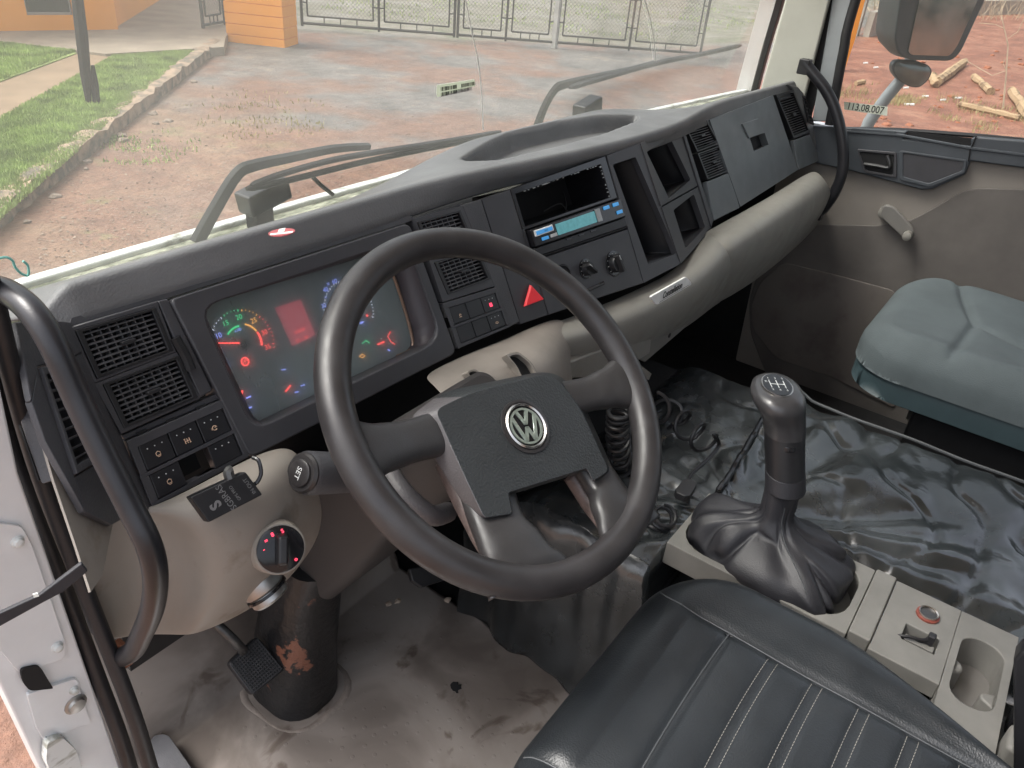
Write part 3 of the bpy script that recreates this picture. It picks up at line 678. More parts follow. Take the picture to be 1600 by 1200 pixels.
# ------------------------------------------------------------ things on or beside the cab
st = slab('door_check_strap', [(-30, 972), (62, 930), (128, 880), (138, 893), (100, 925), (66, 943), (-30, 996)], Pl((.1, .42, -.4), (-.3, -1, .2)), mat('strap_webbing', (.018, .018, .022), .6, bump=.5, bscale=900, var=.2, vscale=30), None, th=.004, bevel=.001)
tag(st, 'flat black strap pulled across the driver door seal', 'strap')
slab('tag', [(51, 929), (59, 927), (61, 932), (53, 934)], Pl((.1, .42, -.4), (-.3, -1, .2)), M['paper'], st, th=.001, off=.001, bevel=0)

def handle(px, xx, r_, label, ends):
    h = thing('grab_handle', label, 'grab handle', plx(xx).at(*px[len(px) // 2]), 'curved black grab handles')
    b = MB(); b.tube(smooth_path([plx(xx).at(a, c) for a, c in px], 6), r_, 16); b.build('bar', M['handle'], h)
    for e, m_ in ends:
        c = plx(xx).at(*e); b = MB(); b.box(c, (r_ * .9, 0, 0), (0, r_ * 1.0, 0), (0, 0, r_ * 1.3)); b.build('bracket', m_, h, bevel=.003)
handle([(-70, 425), (-20, 445), (15, 458), (50, 487), (84, 540), (122, 625), (160, 705), (200, 785), (232, 850), (243, 900), (238, 950), (222, 990), (208, 1016), (188, 1028)], .212, .0100,
       'curved black grab handle in front of the left air vents, rusty at its foot', [((-30, 446), M['black']), ((186, 1024), M['rust'])])
handle([(1257, 98), (1268, 112), (1290, 140), (1306, 175), (1316, 220), (1317, 262), (1307, 295), (1290, 322), (1275, 335)], 2.30, .0150,
       'curved black grab handle between the glovebox and the passenger door', [((1257, 104), M['black']), ((1278, 332), M['black'])])

# ------------------------------------------------------------ wipers, outside the glass
WW = WG.shift(-.035)
def wiper(armpx, bladepx, linkpx, basepx, label, tk):
    t = thing('windshield_wiper', label, 'wiper', WW.at(*armpx[0]), 'windshield wipers parked outside the glass')
    P = smooth_path([WW.at(a, b) for a, b in armpx], 4); b = MB(); L = []
    for i, p in enumerate(P):
        d = (P[min(i + 1, len(P) - 1)] - P[max(i - 1, 0)]).normalized(); s = d.cross(WG.n).normalized() * (tk * (1 - .55 * i / len(P)))
        L.append([p - s, p - s * .7 + WG.n * .007, p + s * .7 + WG.n * .007, p + s])
    b.loft(L); b.build('arm', mat('wiper_arm_paint', (.02, .022, .022), .45, var=.25, vscale=25), t, bevel=.001)
    for k, q in enumerate(bladepx):
        P = smooth_path([WW.at(a, c, .016) for a, c in q], 5); b = MB(); n_ = len(P)
        b.tube(P, [(.0065 if len(bladepx) == 1 else .0048) if 0 < i < n_ - 1 else .003 for i in range(n_)], 6)
        b.build('blade', M['rubber'], t)
    if linkpx:
        b = MB(); b.tube([WW.at(a, c, .006) for a, c in linkpx], .0035, 6); b.build('link', M['rubber'], t)
    c = WW.at(*basepx, -.02); b = MB(); b.box(c, (.036, 0, .008), (0, .018, 0), (-.003, 0, .016)); b.box(c + V((-.01, 0, -.03)), (.016, 0, 0), (0, .014, 0), (0, 0, .03))
    b.build('motor_pivot', M['black'], t, bevel=.004)
    return t
wiper([(306, 378), (335, 325), (368, 272), (395, 258), (450, 246), (520, 232), (575, 228)], [[(385, 295), (450, 282), (560, 255), (640, 238), (720, 222), (782, 206)], [(392, 290), (440, 272), (520, 250), (600, 236), (690, 222), (778, 207)]],
      [(484, 272), (500, 288), (520, 304)], (412, 305), 'left wiper, lying low in front of the instrument panel', .012)
wiper([(838, 196), (850, 165), (865, 140), (880, 132), (930, 120), (985, 108), (1020, 98)], [[(890, 137), (960, 117), (1030, 98), (1100, 84), (1158, 71)]], None, (918, 168), 'right wiper, raised diagonally across the passenger half of the glass', .013)

# ------------------------------------------------------------ stickers
stk = slab('barcode_sticker', [(683, 133), (741, 124), (743, 134), (723, 140), (684, 152), (682, 146)], WG, M['paper'], None, th=.0005, off=.004, bevel=0)
stk.data.materials[0] = M['label']; tag(stk, 'torn little barcode label stuck on the windshield', 'sticker')
mb = MB(); random.seed(3)
q = Quad([(684, 134), (741, 125), (741, 139), (685, 151)], WG)
u = .02
while u < .97:
    w_ = random.choice((.006, .01, .016)); 
    if not (.45 < u < .55): mb.loft([q.loop(u, u + w_, .05, .42, .0046), q.loop(u, u + w_, .05, .42, .005)])
    if u < .85: mb.loft([q.loop(u, u + w_ * 1.1, .55, .92, .0046), q.loop(u, u + w_ * 1.1, .55, .92, .005)])
    u += w_ + random.choice((.008, .012, .02))
mb.build('barcode', M['ink'], stk)

# ------------------------------------------------------------ DASHBOARD
dash = thing('dashboard', 'full-width grey truck dashboard with vents, instrument panel, radio, storage bins and glovebox', 'dashboard', (1.33, .75, -.9))
PA = pl3((.284, .682, -.35), (1.284, .682, -.35), (.284, .603, -.523))
PB = pl3((.887, .68, -.354), (.923, .59, -.551), (1.32, .55, -.54))
SEG = [(.852, -.396), (.846, -.389), (.80, -.366), (.745, -.342), (.705, -.325)]
def prof(y):
    for (y0, z0), (y1, z1) in zip(SEG[:-1], SEG[1:]):
        if y1 <= y <= y0: return z0 + (z1 - z0) * (y0 - y) / (y0 - y1)
    return SEG[-1][1]
TR = [plz(-.3205).at(a, b) for a, b in ((720, 243), (795, 209), (870, 192), (935, 182), (995, 180), (1000, 187), (945, 208), (880, 226), (775, 251), (728, 249))]
TR = [(p.x, p.y) for p in fillet([(p.x, p.y) for p in TR], .02, 4)]
def pdist(x, y, P):
    d = 9; n = len(P)
    for i in range(n):
        ax, ay = P[i - 1]; bx, by = P[i]; vx, vy = bx - ax, by - ay
        t = max(0, min(1, ((x - ax) * vx + (y - ay) * vy) / (vx * vx + vy * vy + 1e-12))); d = min(d, math.hypot(x - ax - vx * t, y - ay - vy * t))
    return d if inpoly(x, y, P) else -d
def dz(x, y):
    z = prof(y) + .004 * math.sin(x * 2)
    bl_ = sm(.70, 1.05, x) * sm(1.85, 1.38, x)
    z += bl_ * (-.323 + .004 * sm(.68, .78, y) - .045 * sm(.80, .855, y) - z)
    if .85 < x < 1.55 and .64 < y < .84:
        d = pdist(x, y, TR); z -= .032 * sm(-.001, .007, d)
    z -= .02 * sm(2.32, 2.37, x) + .02 * sm(.30, .262, x)
    return z
mb = MB(); rows = []
NX, NY = 420, 64
def ry(x): return .703 - .050 * sm(.75, 1.35, x) * sm(1.85, 1.40, x)   # ridge
for j in range(NY + 1):
    row = []
    for i in range(NX + 1):
        x = .258 + 2.115 * i / NX; y1 = ry(x); y = .851 + (y1 - .851) * j / NY; row.append(V((x, y, dz(x, y))))
    rows.append(row)
for k, (dy, dz_) in enumerate(((-.0025, -.0004), (-.0045, -.002), (-.0055, -.0045), (-.0095, -.014), (-.0135, -.024), (-.0165, -.032), (-.014, -.0345), (.02, -.036))):
    row = []
    for i in range(NX + 1):
        x = .258 + 2.115 * i / NX; y1 = ry(x); b_ = sm(.70, 1.0, x) * sm(1.85, 1.40, x)
        row.append(V((x, y1 + dy + (.020 * b_ if k > 3 else 0), dz(x, y1) + dz_ - .002 * b_ * (k > 3))))
    rows.append(row)
mb.grid(rows); mb.build('top_cover', M['dashtop_lit'], dash, sharp=180, solid=.004, solid_off=0)
# dark core that closes the view through gaps and bins
mb = MB(); mb.cube(.30, 2.34, .80, .98, -.95, -.44); mb.build('core', M['void'], dash)
mb = MB(); mb.loft([[PA.at(112, 515, -.03) * 1., PA.at(1262, 150, -.03), PA.at(1275, 258, -.03), PA.at(1115, 345, -.03), PA.at(1110, 350, -.13), PA.at(715, 520, -.13), PA.at(714, 545, -.03), PA.at(240, 785, -.03)],
                   [PA.at(112, 515, -.032), PA.at(1262, 150, -.032), PA.at(1275, 258, -.032), PA.at(1115, 345, -.032), PA.at(1110, 350, -.132), PA.at(715, 520, -.132), PA.at(714, 545, -.032), PA.at(240, 785, -.032)]])
mb.bm.free()

def vent(name, quad, pl, nh, nv, m, parent, rim=.07, off=.0, knob=True, tilt=.5, depth=.03):
    Q = Quad(quad, pl); b = MB()
    def lp(r, w): return [Q.at(r, r * .9, w), Q.at(1 - r, r * .9, w), Q.at(1 - r, 1 - r * .9, w), Q.at(r, 1 - r * .9, w)]
    b.ring(lp(0, off + .003), lp(rim, off + .003), Q.n, depth, lp(rim, off - depth)); o = b.build(name, m, parent, bevel=.001)
    b = MB(); th = .0011; H_ = (Q.at(.5, 0) - Q.at(.5, 1)).length
    for i in range(nh):
        v = rim + (1 - 2 * rim) * (i + .5) / nh; dv = .00065 / H_; dv2 = .0012 / H_ * tilt
        b.loft([[Q.at(rim, v - dv, off - .001), Q.at(1 - rim, v - dv, off - .001), Q.at(1 - rim, v + dv, off - .001), Q.at(rim, v + dv, off - .001)],
                [Q.at(rim, v - dv - dv2, off - .0035), Q.at(1 - rim, v - dv - dv2, off - .0035), Q.at(1 - rim, v + dv - dv2, off - .0035), Q.at(rim, v + dv - dv2, off - .0035)]])
    b.build('slats', M['slat'] if m is M['black'] else m, o)
    if nv:
        b = MB()
        for i in range(nv):
            u = rim + (1 - 2 * rim) * (i + 1) / (nv + 1)
            b.loft([Q.loop(u - .008, u + .008, rim, 1 - rim, off - .0025), Q.loop(u - .008, u + .008, rim, 1 - rim, off - .012)])
        b.build('rear_slats', M['slat'], o)
    b = MB(); b.loft([lp(rim * .5, off - depth + .0005), lp(rim * .5, off - depth - .001)]); b.build('duct', M['void'], o)
    if knob:
        b = MB(); Q.box(b, .42, .60, .5 - .03, .5 + .045, off - .002, off + .005); b.build('knob', M['key'], o, bevel=.001)
    return o
# left pair of air vents in one frame
fr1 = ringp('vent_frame', [(108, 511), (246, 470), (276, 550), (147, 600)], [(117, 518), (241, 481), (269, 547), (151, 591)], PA, M['panel'], dash, depth=.02, off=.002)
ringp('vent_frame', [(147, 600), (276, 550), (313, 622), (190, 678)], [(160, 601), (278, 556), (307, 620), (193, 669)], PA, M['panel'], dash, depth=.02, off=.002)
vent('air_vent', [(116, 517), (242, 480), (270, 548), (150, 592)], PA, 8, 7, M['black'], dash)
vent('air_vent', [(159, 600), (279, 555), (308, 621), (192, 670)], PA, 8, 7, M['black'], dash)
sp = slab('vent_side_panel', [(246, 470), (263, 466), (333, 610), (313, 622)], PA, M['panel'], dash, off=.001)
mb = MB(); mb.tube(smooth_path([PA.at(a, b, .003) for a, b in ((273, 528), (283, 545), (292, 562), (298, 578))], 4), .0055, 8); mb.build('thumbwheel', M['black'], sp)
mb = MB(); mb.tube([PA.at(298 + 3.4 * math.cos(t), 573.5 + 4.5 * math.sin(t), .0025) for t in (k * .524 for k in range(12))], .0004, 4, closed=True); mb.build('mark', M['dot'], sp)
# spring strip between vents and switches
slab('trim_strip', [(190, 680), (342, 613), (348, 622), (196, 688)], PA, M['panel'], dash, off=-.002)
for a, b in ((222, 674), (268, 655), (314, 635)):
    slab('clip_slot', [(a - 8, b + 2), (a + 7, b - 4), (a + 8, b - 1), (a - 7, b + 6)], PA, M['void'], dash, th=.002, off=.0, bevel=0)
def keyicon(Q, u, v, s, kind, parent, m=None):
    b = MB(); c = Q.at(u, v, .0); r_, u_ = Q.rt(), Q.up(); m = m or M['icon']
    def P(x, y, w=.0026): return c + r_ * x * s + u_ * y * s + Q.n * w
    ln = lambda *p: b.tube([P(x, y) for x, y in p], .00045, 4)
    if kind == 0: ln((-.5, -.2), (-.5, .5), (0, .8), (.5, .5), (.5, -.2), (-.5, -.2)); ln((-.3, -.5), (.4, -.5))
    elif kind == 1: [ln((x, -.6), (x, .6)) for x in (-.6, 0, .6)]; ln((-.6, 0), (.6, 0)); ln((-.8, .6), (-.4, .6)); ln((.4, -.6), (.8, -.6))
    elif kind == 2: ln(*[(.6 * math.cos(t * .7), .6 * math.sin(t * .7)) for t in range(9)]); ln((0, 0), (.4, .4)); ln((-.9, -.3), (-.6, .3))
    elif kind == 3: ln(*[(.45 * math.cos(t * .8), .5 * math.sin(t * .8)) for t in range(8)]); ln((-.7, -.6), (.5, -.6)); ln((-.1, 0), (.2, .2))
    elif kind == 4: ln((-.5, -.5), (.5, .5)); ln((-.5, .5), (.5, -.5)); ln((-.6, -.6), (-.6, .6), (.6, .6), (.6, -.6), (-.6, -.6))
    else: ln((-.8, -.3), (-.5, .2), (.4, .2), (.8, -.3), (-.8, -.3)); ln((-.4, -.5), (.4, -.5))
    b.build('icon', m, parent)
def switch(Q, u0, u1, v0, v1, parent, icon=None, dots=True, col=None):
    b = MB(); Q.box(b, u0, u1, v0, v1, -.01, .0022); o = b.build('switch', M['key'], parent, bevel=.0012)
    q = Quad.__new__(Quad); q.c = [Q.at(u0, v0), Q.at(u1, v0), Q.at(u1, v1), Q.at(u0, v1)]; q.n = Q.n; q.pl = Q.pl
    if icon is not None: keyicon(q, .5, .60, .0042, icon, o, col)
    if dots:
        b = MB()
        for k in range(3): b.lathe(q.at(.24 + .25 * k, .24, .0018), Q.n, [(.00065, 0), (.00065, .0009)], 8)
        b.build('dots', M['dot'], o)
    return o
def switchpanel(px, rows, parent, m):
    Q = Quad(px, PA); b = MB(); vv = [0, .12, .50, .56, .93, 1]
    def R_(u0, u1, v0, v1): Q.box(b, u0, u1, v0, v1, -.012, .003)
    R_(0, 1, 0, .12); R_(0, 1, .93, 1); R_(0, 1, .505, .555); R_(0, .07, .12, .505); R_(.95, 1, .12, .505); R_(0, .07, .555, .93); R_(.95, 1, .555, .93)
    o = b.build('switch_panel', m, parent, bevel=.0008)
    for v0, v1, cells in ((.125, .50, rows[0]), (.56, .925, rows[1])):
        for k, c in enumerate(cells):
            u0 = .075 + k * (.87 / 3); u1 = u0 + .87 / 3 - .008
            if c is None: 
                b = MB(); Q.box(b, u0, u1, v0, v1, -.03, -.028); b.build('empty_slot', M['void'], o)
            else: switch(Q, u0, u1, v0, v1, o, c[0], c[1], c[2] if len(c) > 2 else None)
    return o
switchpanel([(196, 689), (348, 623), (388, 713), (237, 794)], [[(0, 1), (1, 1), (2, 1)], [(0, 1), None, (None, 1)]], dash, M['panel'])

# instrument cluster
clu = ringp('instrument_cluster', [(266, 468), (640, 348), (714, 552), (392, 716)], [(313, 480), (636, 374), (692, 530), (396, 672)], PA, M['panel'], dash, depth=.030, off=.004, bevel=.003, r=10, ri=34)
PG = PA.shift(-.028)
hood = [PG.at(*p[:2]) for p in fillet([(313, 478), (603, 390), (647, 545), (402, 667)], 26, 4)]
fro = [PA.at(*p[:2], .002) for p in fillet([(312, 479), (637, 373), (693, 531), (395, 673)], 34, 4)]
mb = MB(); mb.loft([fro, hood], False, False); mb.build('hood_wall', mat('hood_plastic', (.060, .052, .058), .5, bump=.3, bscale=900, var=.1), clu, solid=.001, solid_off=0)
mb = MB(); pth = smooth_path([PG.at(a, b, .003) for a, b in ((598, 398), (612, 425), (628, 470), (641, 515), (645, 540), (636, 550), (620, 557))], 4); mb.tube(pth, .0022, 6); mb.build('bezel_edge', mat('copper_edge', (.28, .19, .14), .35, metal=.5, var=.2, vscale=60), clu)
dialface = mat('dial_face', (.095, .12, .125), .5, var=.25, vscale=14)  # teal made paler to carry the pane's reflected light in its colour
slab('dial_face', [(300, 470), (615, 380), (655, 552), (395, 680)], PG, dialface, clu, th=.002, off=-.006, bevel=0)
gpan = glassmat('cluster_glass', .42, dust_haze_col=(.60, .67, .67))  # greenish film stands in for windshield light reflected on the pane
PF = PG.shift(-.0055)
QF = Quad([(316, 482), (597, 395), (640, 548), (402, 662)], PG); rF, uF = X_, (PA.at(112, 505) - PA.at(237, 790)).normalized()
def lin(pts, m, r_, name): 
    b = MB(); b.tube([PF.at(a, c, .001) for a, c in pts], r_, 5); return b.build(name, m, clu)
c0 = PF.at(379.5, 538.5); RT = .0402
def dial(c, R0, a0, a1, n_, m, name, r_=.00045, ln=.0014, every=None):
    b = MB()
    for i in range(n_ + 1):
        a = R(a0 + (a1 - a0) * i / n_); d = rF * math.cos(a) + uF * math.sin(a); L = ln * (1.8 if every and i % every == 0 else 1)
        b.tube([c + d * R0 + PF.n * .001, c + d * (R0 - L) + PF.n * .001], r_, 4)
    b.build(name, m, clu)
dial(c0, RT, 205, 142, 10, M['ewhite'], 'scale', every=5); dial(c0, RT, 135.5, 111, 4, M['ewhite'], 'scale', every=4); dial(c0, RT, 104, 77, 4, M['egreen'], 'scale', every=4); dial(c0, RT, 70, 42, 4, M['eamber'], 'scale', every=4); dial(c0, RT, 35, -25, 9, M['ered'], 'scale', every=4)
def arc(c, R0, a0, a1, m, w_): 
    b = MB(); n_ = 14; b.tube([c + (rF * math.cos(R(a0 + (a1 - a0) * i / n_)) + uF * math.sin(R(a0 + (a1 - a0) * i / n_))) * R0 + PF.n * .0008 for i in range(n_ + 1)], w_, 4); b.build('arc', m, clu)
arc(c0, .0215, 128, 82, M['egreen'], .0013); arc(c0, .0235, 62, 22, M['eamber'], .0010); arc(c0, .0235, 18, -22, M['ered'], .0015)
arc(c0, .0425, -60, 60, mat('dial_ring', (.08, .09, .09), .4, var=.1), .0006)
for s_, a, m_ in (('0', 205, 'eblue'), ('5', 175, 'eblue'), ('10', 142, 'eblue'), ('15', 111, 'egreen'), ('20', 77, 'egreen'), ('25', 42, 'eamber'), ('30', 7, 'ered'), ('35', -25, 'ered')):
    text(s_, c0 + (rF * math.cos(R(a)) + uF * math.sin(R(a))) * .0312, rF, uF, .0082, M[m_], clu, 'dial_number', lift=.001)
text('x100', PF.at(371, 516), rF, uF, .0045, M['eblue'], clu, 'dial_text', lift=.001)
b = MB(); b.tube([PF.at(376, 536, .003), PF.at(334, 536, .003)], [.0010, .0007], 5); b.build('needle', M['ered'], clu)
b = MB(); b.lathe(c0, PF.n, [(.0065, 0), (.006, .005), (.002, .0055)], 18); b.build('needle_cap', M['metaldk'], clu)
scr = slab('display', [(430, 481), (469, 468), (493, 523), (457, 541)], PF, M['escreen'], clu, th=.001, off=.001, bevel=0)
text('0:00:00', PF.at(468, 517, .001), rF, uF, .0052, M['escreentxt'], clu, 'display_text', lift=.001); text('17.....28', PF.at(471, 530, .001), rF, uF, .0058, M['escreentxt'], clu, 'display_text', lift=.001)
b = MB(); c = PF.at(383, 565, .001); b.tube([c + (rF * math.cos(k * .524) + uF * math.sin(k * .524)) * .0046 for k in range(12)], .0009, 5, closed=True)
b.build('warning_light', M['ered'], clu); text('(P)', c, rF, uF, .007, M['ered'], clu, 'warning_text', lift=.0008)
c1 = PF.at(545, 486); dial(c1, .0400, 215, -30, 40, M['ewhite'], 'scale', every=4, r_=.0005)
for s_, a, b_ in (('20', 505, 478), ('10', 508, 465), ('40', 508, 453), ('30', 512, 444), ('60', 522, 440)): text(s_, PF.at(a, b_), rF, uF, (.0078 if s_ in '204060' else .0045), M['eblue'], clu, 'dial_number', lift=.001)
arc(c1, .047, 130, 230, mat('dial_ring2', (.05, .055, .07), .4, var=.1), .0008)
lin([(376, 624), (379, 610)], M['ered'], .0012, 'needle'); lin([(446, 612), (454, 602)], M['ered'], .0012, 'needle'); lin([(590, 538), (600, 534)], M['ered'], .0014, 'needle')
lin([(385, 622), (392, 619)], M['eblue'], .0009, 'symbol'); lin([(386, 638), (393, 636)], M['eblue'], .0009, 'symbol'); lin([(440, 578), (446, 577)], M['eblue'], .0007, 'symbol'); lin([(470, 603), (476, 601)], M['eblue'], .0008, 'symbol')
lin([(461, 613), (466, 612)], M['eblue'], .0009, 'symbol'); lin([(566, 537), (572, 532), (577, 536)], M['egreen'], .0007, 'symbol'); lin([(562, 557), (566, 553), (570, 556), (566, 559), (562, 557)], M['eamber'], .0007, 'symbol')
lin([(610, 518), (606, 526), (611, 534), (617, 538)], M['ered'], .0007, 'symbol'); lin([(573, 491), (574, 495)], M['ered'], .0013, 'warning_light'); lin([(563, 505), (567, 503)], M['eblue'], .0015, 'symbol')
lin([(606, 546), (609, 548)], M['eblue'], .0009, 'symbol')
slab('pane', [(306, 474), (609, 384), (652, 549), (398, 672)], PG, gpan, clu, th=.0015, off=.001, bevel=0, r=24)
# centre vents and second bank of switches
ringp('vent_frame', [(648, 342), (722, 321), (748, 384), (671, 407)], [(651, 348), (717, 329), (739, 380), (672, 400)], PA, M['panel'], dash, depth=.02, off=.002)
ringp('vent_frame', [(671, 407), (748, 384), (772, 447), (692, 472)], [(678, 411), (744, 389), (765, 435), (699, 460)], PA, M['panel'], dash, depth=.02, off=.002)
vent('air_vent', [(650, 347), (718, 328), (740, 381), (672, 401)], PA, 8, 6, M['black'], dash)
vent('air_vent', [(677, 410), (745, 388), (766, 436), (698, 461)], PA, 8, 6, M['black'], dash)
switchpanel([(690, 474), (773, 449), (795, 511), (714, 545)], [[(3, 0), (None, 0), (4, 1, M['eredknob'])], [(None, 0), (None, 0), (5, 1, M['icon'])]], dash, M['panel'])
slab('blank_panel', [(722, 320), (752, 311), (812, 503), (797, 511)], PA, M['dash'], dash, off=.002)
slab('upper_trim', [(112, 497), (640, 337), (648, 340), (722, 318), (722, 320), (264, 465), (108, 510)], PA, M['dash'], dash, off=-.004, bevel=0)

# centre stack
QC = Quad([(753, 311), (948, 243), (1006, 442), (813, 507)], PB)
def uvring(name, o, i, m, parent, depth, off=0, bevel=.0012):
    b = MB(); b.ring(QC.loop(*o, off), QC.loop(*i, off), QC.n, depth); return b.build(name, m, parent, bevel=bevel)
cs = uvring('radio_bay', (0.20, 1, 0, .31), (.225, .925, .045, .295), M['gloss'], dash, .09)
b = MB(); b.loft([QC.loop(.2, .95, .02, .31, -.088), QC.loop(.2, .95, .02, .31, -.09)]); b.build('bay_back', M['void'], cs)
b = MB(); QC.box(b, 0, .198, 0, 1, -.012, 0); b.build('blank_panel', M['panel'], dash, bevel=.0015)
b = MB()
for k in range(26):       # chipped silvery edge of the empty bay
    s_ = random.random(); u_ = .23 + .69 * random.random()
    for (uu, vv_) in (((u_), .047), (.915, .05 + .24 * s_)) if k % 2 else ((u_, .047),):
        c = QC.at(uu, vv_, .0004); b.box(c, QC.rt() * random.uniform(.0006, .003), QC.up() * random.uniform(.0003, .0009), QC.n * .0006)
b.build('chipped_edge', M['silver'], cs)
for pp in ([(850, 330, -.05), (875, 318, -.03), (886, 330, -.04)], [(880, 300, -.07), (885, 322, -.05), (880, 340, -.03)]):
    b = MB(); b.tube(smooth_path([PB.at(a, c, d) for a, c, d in pp], 4), .0012, 5); b.build('loose_wire', M['metaldk'], cs)
# radio, seated below the empty bay
rad = uvring('radio', (.2, 1, .31, .55), (.215, .99, .315, .545), M['panel'], dash, .03)
b = MB(); QC.box(b, .222, .975, .325, .46, -.02, .010); b.build('faceplate', M['gloss'], rad, bevel=.002)
b = MB(); QC.box(b, .222, .985, .465, .54, -.02, .006); b.build('flap', M['black'], rad, bevel=.003)
b = MB(); QC.box(b, .40, .72, .345, .43, .010, .0108); b.build('display', M['elcd'], rad)
b = MB(); QC.box(b, .235, .375, .338, .385, .010, .0125); b.build('volume_button', M['silverplate'], rad, bevel=.001)
b = MB(); QC.box(b, .245, .365, .348, .376, .0125, .013); b.build('button_inlay', M['ekey'], rad)
text('BASS', QC.at(.315, .362, .013), QC.rt(), QC.up(), .004, M['ink'], rad, lift=.0006)
b = MB(); QC.box(b, .722, .765, .335, .435, .010, .0125); b.build('eject_button', M['silver'], rad, bevel=.001)
for u0, v0 in ((.80, .338), (.885, .338), (.90, .40), (.275, .405), (.34, .405)):
    b = MB(); QC.box(b, u0, u0 + .05, v0, v0 + .025, .010, .0122); b.build('button', M['ekey'] if u0 != .34 else M['dot'], rad, bevel=.0008)
for u0 in (.46, .56, .66): b = MB(); QC.box(b, u0, u0 + .04, .478, .49, .006, .0075); b.build('key', M['gloss'], rad, bevel=.0006)
# climate controls
cp = None
b = MB(); QC.box(b, .2, 1, .56, 1, -.012, .001); cp = b.build('climate_panel', M['panel'], dash, bevel=.0015)
def rot(px, py, rr, name, ang=40, hole=False):
    c = PB.at(px, py, .001); n_ = PB.n; b = MB(); b.lathe(c, n_, [(rr * 1.12, 0), (rr * 1.12, .001), (rr, .0015), (rr * .97, .0015)], 32); o = b.build(name + '_bezel' if not hole else 'knob_hole', M['gloss'] if not hole else M['void'], cp)
    if hole:
        b = MB(); b.tube([c + (QC.rt() * math.cos(t) + QC.up() * math.sin(t)) * rr + n_ * .002 for t in (k * .2094 for k in range(30))], .0012, 6, closed=True); b.build('rim', M['black'], o); return
    b = MB(); b.lathe(c, n_, [(rr * .78, .001), (rr * .76, .009), (rr * .7, .0115), (rr * .2, .012)], 32); b.build('base', M['black'], o)
    d = (QC.rt() * math.cos(R(ang)) + QC.up() * math.sin(R(ang))); s = n_.cross(d)
    b = MB(); b.loft([[c + d * a * rr * k + s * e * rr * k2 + n_ * h for a, e in ((-.86, -.3), (.86, -.3), (.86, .3), (-.86, .3))] for h, k, k2 in ((.009, .95, 1.0), (.019, .9, .55))]); b.build('grip', M['black'], o, bevel=.0015)
    b = MB(); b.tube([c + d * rr * .3 + n_ * .0193, c + d * rr * .72 + n_ * .0193], .0005, 4); b.build('pointer', M['dot'], o)
    b = MB()
    for k in range(9):
        a = R(-40 + k * 32); e = QC.rt() * math.cos(a) + QC.up() * math.sin(a); b.tube([c + e * rr * .86 + n_ * .0018, c + e * rr * .95 + n_ * .0018], .0004, 4)
    b.build('marks', M['dot'], o)
rot(915, 420, .0155, 'knob', 135); rot(959, 412, .0205, 'knob', 100); rot(880, 429, .0155, 'knob', 0, True)
b = MB(); b.tube([PB.at(911, 457, .002), PB.at(943, 442, .002)], .0032, 8); b.build('slider_slot', M['gloss'], cp)
hz = [PB.at(a, b_, .002) for a, b_ in ((827, 444), (849, 468), (817, 480))]; cen = sum(hz, V((0, 0, 0))) / 3
b = MB(); b.loft([[v for v in hz], [cen + (v - cen) * .86 + PB.n * .005 for v in hz]]); b.build('hazard_button', M['red'], dash, bevel=.0012)

# open storage bins
def bin_(name, outer, hole, pl, depth, label=None, frame=M['panel']):
    o = ringp(name, outer, hole, pl, frame, dash, depth=.012, off=.002, bevel=.0015, ri=3)
    hp = fillet(hole, 3, 4); f_ = [pl.at(p[0], p[1], 0) for p in hp]; cen = sum(f_, V((0, 0, 0))) / len(f_)
    bk = [cen + (v - cen) * .9 - pl.n * depth for v in f_]
    b = MB(); b.loft([bk, f_], True, False); b.build('inside', M['black'], o, solid=.001, solid_off=0)
    return o
PC = PB
bin_('storage_bin', [(948, 243), (1001, 224), (1064, 412), (1006, 442)], [(957, 257), (993, 245), (1058, 396), (1013, 414)], PC, .085)
PE = pl3(PB.at(1001, 224), PB.at(1064, 412), PA.at(1108, 362))
bin_('storage_bin', [(1001, 224), (1063, 196), (1093, 288), (1033, 322)], [(1010, 237), (1047, 215), (1079, 281), (1045, 310)], PE, .075)
bin_('storage_bin', [(1034, 324), (1094, 290), (1112, 357), (1064, 412)], [(1052, 328), (1084, 303), (1102, 355), (1071, 388)], PE, .06)
# outer vents and glovebox
slab('blank_panel', [(1063, 196), (1067, 194), (1115, 345), (1112, 356)], PA, M['panel'], dash, off=.002)
vent('air_vent', [(1068, 197), (1103, 188), (1123, 225), (1088, 238)], PA, 10, 0, M['black'], dash, rim=.06, tilt=.8)
vent('air_vent', [(1088, 240), (1122, 228), (1141, 266), (1104, 281)], PA, 10, 0, M['black'], dash, rim=.06, tilt=.8)
slab('blank_panel', [(1104, 284), (1142, 269), (1156, 325), (1116, 345)], PA, M['glove_sheen'], dash, off=.003)
gbx = ringp('glovebox', [(1109, 187), (1208, 149), (1247, 265), (1157, 323)], [(1171, 214), (1195, 208), (1201, 226), (1178, 236)], PA, M['glove_sheen'], dash, depth=.02, off=.004, bevel=.002)
slab('latch_recess', [(1168, 210), (1200, 204), (1206, 230), (1176, 240)], PA, M['void'], gbx, th=.002, off=-.014, bevel=0)
slab('latch', [(1160, 193), (1185, 185), (1194, 208), (1171, 216)], PA, M['glove_sheen'], gbx, th=.006, off=.0075, bevel=.0015)
vent('air_vent', [(1211, 148), (1238, 140), (1265, 207), (1239, 217)], PA, 17, 0, M['black'], dash, rim=.07, tilt=.8)
slab('blank_panel', [(1240, 219), (1266, 210), (1283, 250), (1249, 265)], PA, M['glove_sheen'], dash, off=.003)
slab('end_cap', [(1232, 131), (1247, 135), (1256, 145), (1285, 235), (1284, 250), (1266, 208), (1240, 140)], PA, M['dashtop_lit'], dash, th=.10, off=.003, bevel=.004)
